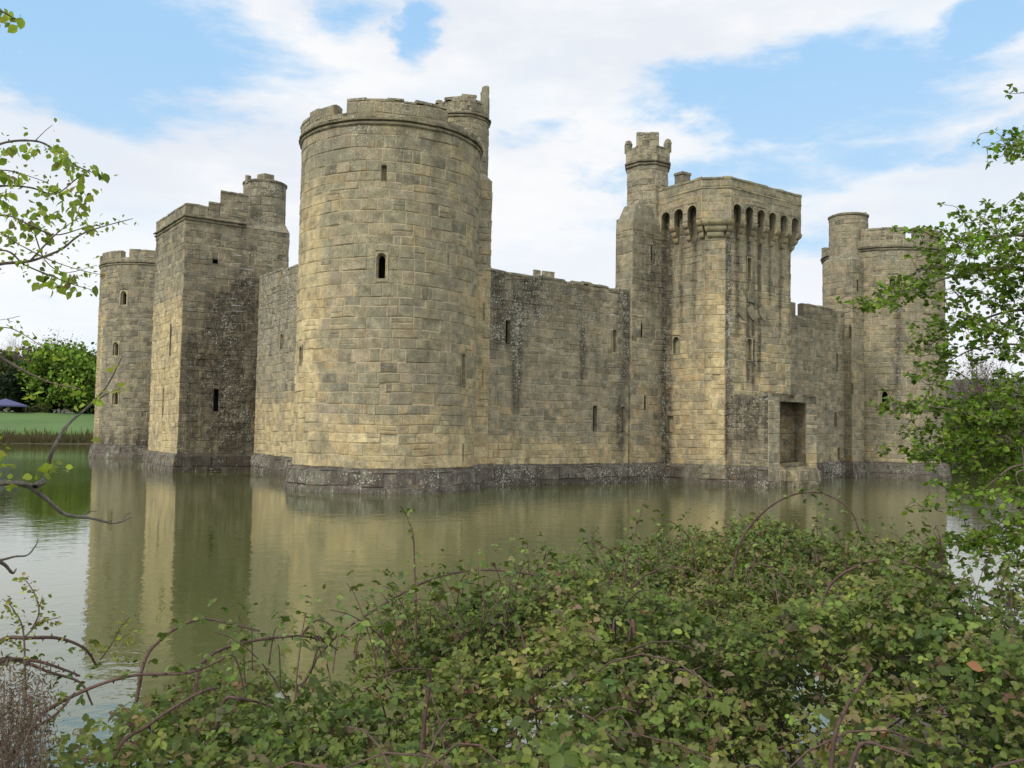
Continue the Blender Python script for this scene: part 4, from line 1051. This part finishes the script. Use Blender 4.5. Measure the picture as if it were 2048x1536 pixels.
# leaves along the canes
Ps, Ds, Ns, Ss = [], [], [], []
for sp in cane_pts:
    L = np.linalg.norm(np.diff(sp, axis=0), axis=1).sum(); k = int(L*26)
    for _ in range(k):
        i = rng.integers(0, len(sp)-1); q = sp[i]+(sp[i+1]-sp[i])*rng.uniform(); o_ = unit(rng.normal(size=3)+np.array([0, 0, .4])); q = q+o_*rng.uniform(.01, .06)
        up = unit(np.array([rng.normal(0, .5), rng.normal(0, .5), .8])); h = unit(np.cross(up, rng.normal(size=3))); kk = np.cross(up, h); s = rng.uniform(.015, .036)
        for a in (0, 1.3, -1.3): Ps.append(q); Ds.append(h*math.cos(a)+kk*math.sin(a)-up*.4); Ns.append(up+rng.normal(0, .3, 3)); Ss.append(s*(1 if a == 0 else .8))
leaves('cane_leaves', np.array(Ps), np.array(Ds), np.array(Ns), np.array(Ss), pick(*TIPC, len(Ps)), m_leaf, bramble, 1.1)
# ragged upright shoots along the outline
Ps, Ds, Ns, Ss = [], [], [], []; T = STEMS
for _ in range(230):
    px = rng.uniform(760, 2040) if rng.uniform() < .92 else rng.uniform(420, 760); yo = np.interp(px, ox, oy); hor = 863.2+(px-1024)*.0176; d = min((CAM[2]-2.0)*F_PX/(yo-hor), 7)*rng.uniform(.72, 1.0)
    p0 = at(px, yo+rng.uniform(0, 60), d); L = rng.uniform(.08, .26); lean = np.array([rng.normal(0, .35), rng.normal(0, .35), 1.0])
    pa = [p0+lean*L*s+np.array([0, 0, -.08*s*s]) for s in np.linspace(-.5, 1, 6)]; T.add(pa, .0026, .0014, 4)
    for s in np.linspace(.1, 1, rng.integers(4, 8)):
        q = p0+lean*L*s; up = unit(np.array([rng.normal(0, .5), rng.normal(0, .5), .8])); h = unit(np.cross(up, rng.normal(size=3))); kk = np.cross(up, h); sz = rng.uniform(.018, .042)*(1.15-.5*s)
        for a in (0, 1.3, -1.3): Ps.append(q+h*.02); Ds.append(h*math.cos(a)+kk*math.sin(a)-up*.2); Ns.append(up+rng.normal(0, .3, 3)); Ss.append(sz)
leaves('shoot_leaves', np.array(Ps), np.array(Ds), np.array(Ns), np.array(Ss), pick(*TIPC, len(Ps)), m_leaf, bramble, 1.1); T.build('stems', m_cane, bramble)
# dry brown leaf caught on a cane
p = at(1932, 1327, 2.75); leaves('dead_leaf', np.array([p]), np.array([[.9, -.5, -.35]]), np.array([[-.4, -.7, .5]]), [.058], np.array([[.27, .13, .06]]), m_leaf, bramble, .75)
# litter under the thicket
m_soil = plain('dark_leaf_litter', (.028, .022, .014))
X_ = np.linspace(-27, -8, 90); Y_ = np.linspace(-44, -33, 60)

# ------------------------------------------------------------------ trees
def tree(name, label, base, h, cw, trunk_h, col_set, n_cl, per, ls, m=None, group=None, bare=False, cat='tree', trunk_r=None, shape=1.0, spread=.085, squash=.8):
    base = np.asarray(base, float); e = empty(name, base); tag(e, label, cat, group)
    T = Tubes(); r0 = trunk_r or h*.022
    top = base+np.array([0, 0, h*.8]); tp = smooth_path([base-np.array([0, 0, .3]), base+np.array([rng.normal(0, .1), rng.normal(0, .1), trunk_h]), top], 4); T.add(tp, r0, r0*.25, 7)
    T.build('trunk', m_twig, e); T = Tubes()
    cz = trunk_h+(h-trunk_h)*.5; C = []
    for i in range(n_cl):
        d = unit(rng.normal(size=3)); rr = rng.uniform(.35, 1.0)**.5
        q = np.array([d[0]*cw*.5*rr, d[1]*cw*.5*rr, cz+d[2]*(h-trunk_h)*.5*rr])
        k = 1-(max(0, (q[2]-cz)/((h-trunk_h)*.5)))**2*.35*shape; q[0] *= k; q[1] *= k; C.append(base+q)
    C = np.array(C)
    for q in C[:min(n_cl, 140 if bare else 60)]:
        f = rng.uniform(.25, .8); s = base+np.array([0, 0, trunk_h*.8+(q[2]-base[2]-trunk_h*.8)*f*.7]); mid = (s+q)/2+np.array([0, 0, (h*.05)])+rng.normal(0, h*.015, 3)
        T.add(smooth_path([s, mid, q], 3), r0*.28, r0*.03, 4)
        if bare:
            for _ in range(7):
                st = s+(q-s)*rng.uniform(.4, 1); T.add(smooth_path([st, st+rng.normal(0, h*.05, 3)+np.array([0, 0, h*.04]), st+rng.normal(0, h*.08, 3)+np.array([0, 0, h*.10])], 2), r0*.07, r0*.015, 3)
    T.build('branches', m_twig, e)
    if per:
        tone = np.exp(rng.normal(0, .22, n_cl)); P_ = np.repeat(C, per, 0)+rng.normal(0, 1, (n_cl*per, 3))*np.array([1, 1, squash])*h*spread
        N_ = unit(rng.normal(size=P_.shape)+np.array([0, 0, .5])); D_ = rng.normal(size=P_.shape)
        leaves('crown', P_, D_, N_, rng.uniform(.6, 1.3, len(P_))*ls, pick(*col_set, len(P_))*np.repeat(tone, per)[:, None], m or m_far, e, 1.1, LQ, LQF)
    return e
def gp(px, d, dz=0.0):
    p = at(px, 860, d); return np.array([p[0], p[1], float(ground_z(p[0], p[1]))+dz])
BR = ([(.10, .17, .025), (.13, .20, .03), (.075, .13, .02)], [40, 35, 25])
DK = ([(.016, .026, .012), (.022, .035, .016), (.012, .02, .01)], [40, 30, 30])
MD = ([(.05, .075, .025), (.07, .09, .03), (.06, .06, .03)], [40, 30, 30])
BN = ([(.09, .075, .05), (.12, .10, .06), (.08, .085, .04)], [40, 30, 30])
def zpx(px, py, d): return at(px, py, d)[2]
def far_tree(name, label, px, ytop, d, wpx, cols, n, per, ls, **k):
    b_ = gp(px, d); return tree(name, label, b_, zpx(px, ytop, d)-b_[2], wpx/F_PX*d, k.pop('th', 1.0), cols, n, per, ls, **k)
far_tree('broadleaf_tree', 'bright lime green round tree behind the far lawn beside the left round tower', 128, 688, 192, 128, BR, 90, 70, .62, th=.8)
far_tree('yew_tree', 'dark evergreen tree left of the bright lime green tree', 68, 728, 198, 108, DK, 80, 70, .6, th=.3)
far_tree('yew_tree', 'low dark evergreen under the bright lime green tree', 172, 775, 201, 90, DK, 60, 60, .6, th=.2)
far_tree('broadleaf_tree', 'brownish budding tree partly hidden by the left round tower', 186, 715, 212, 80, BN, 60, 60, .6)
far_tree('broadleaf_tree', 'olive green tree cut off by the left edge beyond the lawn', 2, 715, 216, 120, MD, 70, 60, .7)
far_tree('bare_tree', 'leafless tree rising behind the olive tree at the left edge', 14, 662, 240, 90, BN, 90, 0, .5, bare=True)
far_tree('bare_tree', 'hazy bare tree top rising over the bright lime green tree', 110, 668, 250, 120, BN, 90, 8, .4, bare=True)
far_tree('broadleaf_tree', 'dull green tree left of the olive tree beyond the lawn', -90, 700, 220, 130, MD, 60, 50, .7)
HL = ['first', 'second', 'third', 'fourth', 'fifth', 'sixth', 'out of frame']
for i, (px, yt, d, wpx, cs) in enumerate(((14, 706, 330, 70, BN), (48, 700, 345, 60, MD), (84, 697, 335, 62, BN), (118, 700, 350, 60, MD), (150, 704, 340, 60, BN), (178, 706, 352, 60, MD))):
    far_tree('hill_tree', HL[i]+' grey brown or olive tree from the left on the wooded hill behind the lawn', px, yt, d, wpx, cs, 50, 50, 1.0, group='trees on the hill behind the lawn')
# low clipped shrubs and the lawn canopy
def shrub(px, ytop, ybot, d, wpx, cols, label, n=26, per=70, ls=.35):
    b_ = gp(px, d); h = max(.5, zpx(px, ytop, d)-b_[2]); e = empty('shrub', b_); tag(e, label, 'shrub'); wd = wpx/F_PX*d
    C = b_+np.stack([rng.uniform(-.5, .5, n)*wd, rng.uniform(-.3, .3, n)*wd, rng.uniform(.1, .85, n)*h], 1)
    P_ = np.repeat(C, per, 0)+rng.normal(0, .16*h, (n*per, 3)); T = Tubes()
    for q in C[:8]: T.add(smooth_path([b_, (b_+q)/2, q], 3), .05, .02, 4)
    T.build('stems', m_twig, e); leaves('foliage', P_, rng.normal(size=P_.shape), rng.normal(size=P_.shape)+np.array([0, 0, .6]), rng.uniform(.6, 1.3, len(P_))*ls, pick(*cols, len(P_)), m_far, e, 1.1, LQ, LQF); return e
shrub(70, 813, 828, 188, 30, MD, 'small rounded green shrub right of the purple canopy')
shrub(42, 815, 828, 189, 26, BN, 'small brownish shrub between the purple canopy and the green shrub')
def canopy_tent():
    b_ = gp(8, 187); e = empty('canopy', b_); tag(e, 'purple blue garden canopy on posts at the edge of the far lawn', 'canopy')
    m_c = plain('purple_canvas', (.06, .06, .15), .7); z0, z1 = zpx(8, 810, 187)-b_[2], zpx(8, 797, 187)-b_[2]; wd = 60/F_PX*187/2
    V = [(-wd, -wd, z0), (wd, -wd, z0), (wd, wd, z0), (-wd, wd, z0), (0, 0, z1)]; V = V+[(x, y, z-.3) for x, y, z in V[:4]]
    V = [(b_[0]+x, b_[1]+y, b_[2]+z) for x, y, z in V]
    me = bpy.data.meshes.new('canvas_roof'); me.from_pydata(V, [], [(0, 1, 4), (1, 2, 4), (2, 3, 4), (3, 0, 4), (0, 5, 6, 1), (1, 6, 7, 2), (2, 7, 8, 3), (3, 8, 5, 0)]); link('canvas_roof', me, m_c, e)
    for sx, sy in ((-1, -1), (1, -1), (1, 1), (-1, 1)):
        T = Tubes(); q = b_+np.array([sx*wd*.95, sy*wd*.95, 0]); T.add([q, q+np.array([0, 0, z0*.5]), q+np.array([0, 0, z0])], .05, .05, 6); T.build('post', m_twig, e)
canopy_tent()
# right side beyond the moat
far_tree('bare_tree', 'pale leafless tree standing beyond the moat behind the hawthorn', 1955, 700, 172, 190, BN, 150, 6, .35, bare=True, th=2.0)
for px, yt, d, wpx, cs, lab in ((1915, 800, 165, 90, MD, 'leafy green bush tree beyond the moat beside the right round tower'), (1985, 805, 168, 110, MD, 'green bush tree beyond the moat below the pale leafless tree'), (2060, 790, 160, 110, BN, 'brownish bush tree beyond the moat at the right edge'), (2130, 770, 165, 120, MD, 'dull green tree beyond the right edge of the moat')):
    far_tree('hedgerow_tree', lab, px, yt, d, wpx, cs, 50, 60, .5, th=.4)
# reeds and rough grass on the far banks
n = 26000; P_ = np.zeros((n, 3)); k = int(n*.72)
P_[:k, 0] = rng.uniform(-40, 40, k); P_[:k, 1] = 102.6+np.abs(rng.normal(0, 1.2, k))-.4*np.sin(P_[:k, 0]*.21+1)
P_[k:, 0] = 132.8+np.abs(rng.normal(0, 1.2, n-k)); P_[k:, 1] = rng.uniform(20, 75, n-k)
P_[:, 2] = ground_z(P_[:, 0], P_[:, 1])-.05
D_ = np.stack([rng.normal(0, .25, n), rng.normal(0, .25, n), np.ones(n)], 1)
cc = pick([(.13, .105, .06), (.10, .085, .05), (.07, .095, .03), (.17, .14, .085)], [40, 30, 18, 12], n)
RB = np.array([(-.06, 0, 0), (.06, 0, 0), (.035, .6, .02), (0, 1, .1), (-.04, .6, .02)]); RBF = np.array([(0, 1, 2), (0, 2, 4), (4, 2, 3)])
tag(leaves('reeds', P_, D_, np.tile([.2, -1., .1], (n, 1)), rng.uniform(.45, 1.05, n), cc, m_far, None, 1.3, RB, RBF), 'dry brown reeds and rough grass along the far banks of the moat', 'reeds', kind='stuff')

# ------------------------------------------------------------------ branches reaching in from the left
def branch_tree(name, label, root_px, d, trunk_r, paths, leafsets, m_b, trunk_top=None):
    """paths: (photo points, distance, r0, r1); every branch starts on the trunk, which stands outside the frame"""
    b_ = at(root_px, 1500, d); gz = float(ground_z(b_[0], b_[1])); b_ = np.array([b_[0], b_[1], gz]); e = empty(name, b_); tag(e, label, 'tree')
    T = Tubes(); T.add(smooth_path([b_-np.array([0, 0, .2]), b_+np.array([.05, .03, 1.6]), b_+np.array([-.06, .05, 3.6]), b_+np.array([.1, 0, 5.2])], 5), trunk_r, trunk_r*.35, 9, .04); T.build('trunk', m_bark, e)
    allp = []
    for pts, dist, r0, r1, main in paths:
        p = [at(x, y, dist+q) for (x, y), q in zip(pts, np.cumsum(rng.normal(0, .04, len(pts))))]
        if main:
            s = p[0]; st = np.array([b_[0], b_[1], min(s[2]-.25, b_[2]+5)]); p = [st, (st+s)/2+np.array([0, 0, .06])]+p
        sp = smooth_path(p, 6); T = Tubes(); T.add(sp, r0, r1, 6, .08); T.build('branch', m_b, e); allp.append(sp)
    return e, allp
LB = [([(-60, 330), (0, 288), (70, 282), (110, 300), (150, 330), (185, 345)], 4.2, .008, .0022, 1), ([(0, 372), (60, 375), (110, 388), (150, 360), (180, 338)], 4.2, .006, .0018, 1),
      ([(-60, 545), (0, 528), (60, 522), (120, 500), (160, 470), (210, 452), (266, 437)], 4.0, .010, .0015, 1), ([(60, 522), (110, 470), (150, 440)], 4.0, .004, .0012, 0), ([(0, 430), (60, 450), (110, 470), (170, 455), (200, 450)], 4.1, .0055, .0015, 1),
      ([(0, 500), (50, 530), (110, 555), (150, 570), (185, 580)], 4.0, .005, .0014, 1), ([(-20, 460), (40, 490), (100, 520), (160, 540), (205, 550)], 4.1, .004, .0012, 1), ([(70, 470), (90, 520), (130, 545), (195, 530)], 4.1, .003, .001, 0), ([(0, 340), (50, 350), (95, 365)], 4.3, .004, .0012, 1), ([(70, 282), (90, 262), (105, 250)], 4.2, .002, .001, 0),
      ([(-50, 690), (0, 715), (45, 740), (100, 765), (160, 778)], 3.8, .012, .002, 1), ([(0, 655), (45, 668), (80, 690), (110, 705)], 4.3, .003, .001, 1), ([(-40, 20), (0, 22), (30, 38)], 3.6, .006, .002, 1), ([(0, 640), (40, 632)], 4.4, .002, .001, 1)]
hb, hp = branch_tree('hornbeam_tree', 'tree outside the left edge with thin twigs and drooping pale green leaves', -330, 4.2, .16, LB, None, m_twig)
HB = ([(.20, .27, .045), (.27, .33, .06), (.15, .21, .04), (.20, .17, .08)], [42, 33, 18, 7])
def spray(px, py, d, n, rad, size, droop, store):
    for _ in range(n):
        q = at(px+rng.normal(0, rad*1.2), py+rng.normal(0, rad*.7), d+rng.normal(0, .06)); dd = unit(np.array([rng.normal(0, .7), rng.normal(0, .7), -droop])); store.append((q, dd, rng.normal(size=3)+np.array([.3, -.3, .5]), size*rng.uniform(.6, 1.25)))
st = []
for px, py, n in ((62, 300, 14), (20, 300, 14), (5, 345, 12), (118, 302, 16), (135, 325, 12), (162, 342, 6), (200, 342, 9), (20, 345, 8), (105, 380, 10), (150, 378, 10), (180, 385, 7), (145, 405, 14), (165, 418, 12), (100, 430, 14), (60, 440, 9), (150, 440, 10), (30, 430, 10), (55, 460, 8), (10, 385, 8), (75, 420, 8), (20, 468, 8), (85, 556, 9), (110, 565, 10), (130, 560, 10), (155, 570, 4), (10, 30, 10), (28, 36, 7), (8, 405, 10), (90, 475, 8)): spray(px, py, 4.15, n, 12, .042, .8, st)
for sp in hp[:10]:
    for q in sp[12:]:
        for _ in range(2): st.append((q+rng.normal(0, .02, 3), unit(np.array([rng.normal(), rng.normal(), -.6])), rng.normal(size=3)+np.array([0, 0, .5]), rng.uniform(.012, .028)))
for (px, py) in ((20, 640), (5, 650), (40, 665), (60, 672), (75, 690), (95, 698), (40, 695), (120, 705), (150, 776), (165, 770), (155, 790), (120, 765)): spray(px, py, 4.0, 6, 10, .026, .5, st)
leaves('foliage', np.array([s[0] for s in st]), np.array([s[1] for s in st]), np.array([s[2] for s in st]), [s[3] for s in st], pick(*HB, len(st)), m_hleaf, hb, 1.05)
# grey dead limb low over the water
DB = [([(-60, 960), (0, 966), (50, 970), (95, 1000), (130, 1028), (180, 1036), (230, 1046), (264, 1034)], 3.2, .013, .0025, 1), ([(70, 972), (88, 960), (96, 930), (110, 890), (135, 850), (180, 810), (215, 770), (245, 712)], 3.2, .0095, .0014, 0), ([(35, 968), (85, 968), (90, 955)], 3.2, .005, .003, 0), ([(192, 800), (220, 785), (240, 776)], 3.2, .003, .0012, 0), ([(165, 1034), (175, 1024), (195, 1022)], 3.2, .003, .001, 0),
      ([(-40, 1120), (0, 1120), (30, 1113), (55, 1110), (72, 1090), (76, 1078)], 3.2, .006, .0015, 1), ([(-10, 1118), (10, 1130), (25, 1146), (32, 1138)], 3.2, .007, .003, 0), ([(245, 1040), (252, 1030), (262, 1026)], 3.2, .002, .001, 0)]
db, dp = branch_tree('oak_sapling', 'crooked grey lichened bough reaching low over the water from the left edge', -300, 3.0, .10, DB, None, m_bark)
st = []
for px, py, n in ((100, 932, 9), (88, 945, 6), (113, 933, 4), (70, 955, 4), (5, 945, 5), (5, 880, 5), (25, 975, 4), (68, 800, 4), (0, 905, 4), (235, 775, 3), (178, 815, 3), (212, 742, 3), (205, 790, 2), (203, 870, 2), (190, 800, 3), (240, 780, 2), (0, 930, 4)): spray(px, py, 3.15, n, 8, .027, .1, st)
leaves('foliage', np.array([s[0] for s in st]), np.array([s[1] for s in st]), np.array([s[2] for s in st]), [s[3] for s in st], pick([(.24, .30, .04), (.30, .34, .06)], [1, 1], len(st)), m_hleaf, db, 1.2)
# budding sapling and seed-head shrub in the lower left corner
b_ = at(35, 1560, 3.0); b_[2] = float(ground_z(b_[0], b_[1])); sap = empty('sapling', b_); tag(sap, 'slender sapling with tiny opening leaves at the lower left edge', 'sapling')
SP = [([(52, 1400), (50, 1340), (48, 1275), (40, 1240), (25, 1220)], 3.0, .004, .0012), ([(48, 1275), (75, 1250), (95, 1240), (120, 1235)], 3.0, .0025, .001), ([(62, 1262), (78, 1225), (70, 1190), (55, 1165), (48, 1160)], 3.0, .0025, .001), ([(78, 1215), (85, 1195)], 3.0, .0015, .001), ([(35, 1232), (20, 1210), (5, 1198)], 3.0, .002, .001), ([(48, 1300), (25, 1285), (5, 1280)], 3.0, .002, .001), ([(200, 1320), (225, 1285), (240, 1255), (262, 1232)], 3.3, .003, .001), ([(225, 1285), (258, 1268)], 3.3, .0015, .001)]
st = []; T = Tubes(); T.add(smooth_path([b_, at(60, 1480, 3.0), at(52, 1400, 3.0)], 5), .007, .004, 6); T.build('stem', m_twig, sap)
for pts, d, r0, r1 in SP:
    sp = smooth_path([at(x, y, d) for x, y in pts], 5); T = Tubes(); T.add(sp, r0, r1, 5); T.build('twig', m_twig, sap)
    for q in sp[4:]:
        for _ in range(3): st.append((q+rng.normal(0, .012, 3), unit(np.array([rng.normal(), rng.normal(), -.2])), rng.normal(size=3)+np.array([0, 0, .6]), rng.uniform(.010, .020)))
for px, py in ((245, 1280), (250, 1250), (262, 1265), (238, 1310), (255, 1320), (262, 1285), (200, 1310), (185, 1295), (270, 1255)): spray(px, py, 3.2, 8, 9, .018, .1, st)
leaves('foliage', np.array([s[0] for s in st]), np.array([s[1] for s in st]), np.array([s[2] for s in st]), [s[3] for s in st], pick([(.20, .22, .05), (.17, .14, .06), (.26, .29, .05)], [3, 2, 2], len(st)), m_hleaf, sap, 1.0)
b_ = at(20, 1600, 2.5); b_[2] = float(ground_z(b_[0], b_[1])); sh = empty('seedhead_shrub', b_); tag(sh, 'dry pinkish brown feathery seed head shrub in the lower left corner', 'shrub')
T = Tubes(); Pf, Df = [], []
for _ in range(70):
    tip = at(rng.uniform(-60, 105), 1345+abs(rng.normal(0, 75))+max(0, 1)*0, rng.uniform(2.5, 2.9)); bs = b_+np.array([rng.normal(0, .12), rng.normal(0, .12), .1]); sp = smooth_path([bs, bs*.4+tip*.6+rng.normal(0, .03, 3), tip], 6); T.add(sp, .0025, .0008, 4)
    for q in sp[6:]:
        for _ in range(16): Pf.append(q+rng.normal(0, .022, 3)); Df.append(rng.normal(size=3)+np.array([0, 0, .3]))
T.build('stems', m_straw, sh); Pf = np.array(Pf); leaves('seed_heads', Pf, np.array(Df), rng.normal(size=Pf.shape), rng.uniform(.008, .02, len(Pf)), pick([(.13, .09, .075), (.18, .13, .105), (.09, .06, .05)], [1, 1, 1], len(Pf)), m_hleaf, sh, .35)

# ------------------------------------------------------------------ hawthorn reaching in from the right
HW = [([(2300, 560), (2150, 480), (2048, 470), (1960, 475), (1890, 480), (1840, 460)], 6.2, .022, .003, 1), ([(2300, 620), (2150, 560), (2048, 540), (1960, 540), (1880, 560), (1800, 590), (1735, 612)], 5.9, .02, .002, 1), ([(1960, 540), (1900, 530), (1830, 545), (1785, 575)], 6.0, .008, .002, 0),
      ([(2300, 700), (2150, 650), (2048, 620), (1960, 640), (1890, 670), (1850, 700)], 6.1, .018, .002, 1), ([(2048, 690), (1980, 690), (1930, 705), (1880, 735)], 6.2, .01, .002, 1), ([(2300, 1000), (2150, 900), (2048, 850), (1960, 830), (1880, 815), (1790, 810)], 5.8, .02, .002, 1), ([(2300, 1010), (2150, 930), (2048, 890), (1960, 880), (1890, 890), (1830, 910)], 5.9, .018, .002, 1),
      ([(2200, 960), (2048, 930), (1990, 960), (1940, 1000), (1870, 1020)], 5.6, .012, .002, 1), ([(2200, 1000), (2060, 1010), (2000, 1060), (1930, 1080), (1915, 1110)], 5.3, .012, .002, 1), ([(2200, 330), (2100, 300), (2048, 290), (2010, 300)], 6.3, .012, .002, 1), ([(2200, 420), (2100, 400), (2048, 420), (1990, 440)], 6.3, .012, .002, 1), ([(2048, 860), (1950, 770), (1900, 740), (1850, 760)], 6.0, .008, .002, 1), ([(2048, 940), (2040, 985), (2020, 1020)], 5.4, .006, .002, 1), ([(2200, 200), (2100, 190), (2040, 185)], 6.4, .01, .002, 1)]
hw, hwp = branch_tree('hawthorn_tree', 'fresh green hawthorn spreading layered leafy sprays in from the right edge', 2420, 6.2, .20, HW, None, m_twig)
st = []; TN = []; HT = []
def hspray(px, py, n, sx, sy, d=6.0):
    nb = max(1, int(n*.72)//16)
    for _ in range(nb):
        cx, cy, cd = px+rng.normal(0, sx), py+rng.normal(0, sy), d+rng.normal(0, .25); c0 = at(cx, cy, cd)
        for _ in range(4):
            tf = c0+rng.normal(0, 1, 3)*np.array([.075, .075, .022]); tone = math.exp(rng.normal(0, .22)); HT.append(tf)
            for _ in range(5):
                dd = unit(np.array([rng.normal(), rng.normal(), rng.normal()*.55])); st.append((tf+dd*.006, dd, rng.normal(0, .5, 3)+np.array([0, 0, 1.0]), rng.uniform(.022, .042))); TN.append(tone)
HS = [(1738, 612, 130, 15, 5), (1775, 607, 130, 16, 5), (1800, 585, 150, 12, 8), (1835, 566, 200, 20, 7), (1880, 552, 160, 20, 6), (1842, 458, 60, 12, 4), (1875, 470, 110, 22, 6), (1910, 478, 160, 22, 6), (1965, 432, 200, 16, 9), (1985, 452, 160, 22, 8), (1945, 500, 420, 40, 8), (2015, 478, 420, 28, 14), (2035, 520, 500, 22, 14), (1960, 545, 520, 40, 8), (1915, 530, 150, 22, 7), (2025, 560, 380, 28, 10), (1905, 600, 200, 22, 8), (1965, 588, 300, 35, 8), (2030, 605, 380, 22, 9), (1885, 650, 230, 16, 9), (1868, 695, 220, 14, 12), (1878, 725, 140, 12, 9), (1940, 645, 220, 24, 7), (1990, 655, 220, 24, 7), (1950, 690, 200, 28, 7), (2030, 665, 240, 18, 10), (2035, 705, 240, 14, 10), (1945, 722, 110, 18, 7), (1868, 772, 110, 14, 8), (1850, 812, 170, 34, 4), (1795, 812, 130, 16, 4), (1905, 822, 300, 34, 7), (1975, 800, 380, 34, 10), (2035, 775, 420, 20, 14), (1970, 835, 480, 40, 8), (2025, 840, 480, 24, 12), (1885, 862, 300, 30, 7), (1960, 872, 420, 40, 8), (1848, 905, 220, 22, 6), (1905, 905, 340, 30, 8), (1980, 900, 480, 36, 9), (2030, 905, 420, 22, 12), (1985, 940, 200, 26, 7), (2035, 945, 260, 14, 10), (1945, 978, 100, 16, 8), (1965, 1000, 80, 16, 5), (1880, 1020, 60, 16, 3), (1905, 1012, 60, 14, 4), (2020, 985, 110, 14, 8), (2035, 1035, 150, 14, 8), (1935, 1085, 260, 20, 9), (1985, 1072, 200, 20, 8), (2035, 1065, 260, 16, 14), (2015, 1105, 240, 20, 9), (2012, 312, 100, 10, 5), (2030, 290, 110, 10, 7), (2044, 270, 50, 4, 6), (2040, 183, 30, 5, 3), (2042, 420, 110, 6, 8)]
for s in HS: hspray(s[0], s[1], int(s[2]*(.72 if 380 < s[1] < 760 and s[0] > 1850 else .95)), s[3], s[4], 5.4 if s[1] > 960 else 6.0)
for sp in hwp:
    for q in sp[18:]:
        if rng.uniform() < .55:
            for _ in range(8): st.append((q+rng.normal(0, 1, 3)*np.array([.05, .05, .025]), unit(np.array([rng.normal(), rng.normal(), rng.normal()*.4])), rng.normal(0, .5, 3)+np.array([0, 0, 1.0]), rng.uniform(.02, .04))); TN.append(1.0)
# twigs carrying the sprays
T = Tubes(); allq = np.vstack([sp[12:] for sp in hwp])
HT = np.array(HT); net = allq.copy()
order = np.argsort([((allq-q)**2).sum(1).min() for q in HT])
for i in order:
    q = HT[i]; dd = ((net-q)**2).sum(1); j = int(np.argmin(dd)); s = net[j]; L = math.sqrt(dd[j])
    if L > .02:
        mid = (s+q)/2+rng.normal(0, .12*L, 3)+np.array([0, 0, .08*L]); T.add(smooth_path([s, mid, q], 3), .0018+.006*min(L, .4), .0013, 4); net = np.vstack([net, mid, q])
T.build('twigs', m_twig, hw)
leaves('foliage', np.array([s[0] for s in st]), np.array([s[1] for s in st]), np.array([s[2] for s in st]), [s[3] for s in st], pick([(.105, .175, .02), (.145, .225, .03), (.065, .12, .018), (.19, .26, .045)], [35, 30, 20, 15], len(st))*np.array(TN)[:, None], m_hleaf, hw, 1.25)
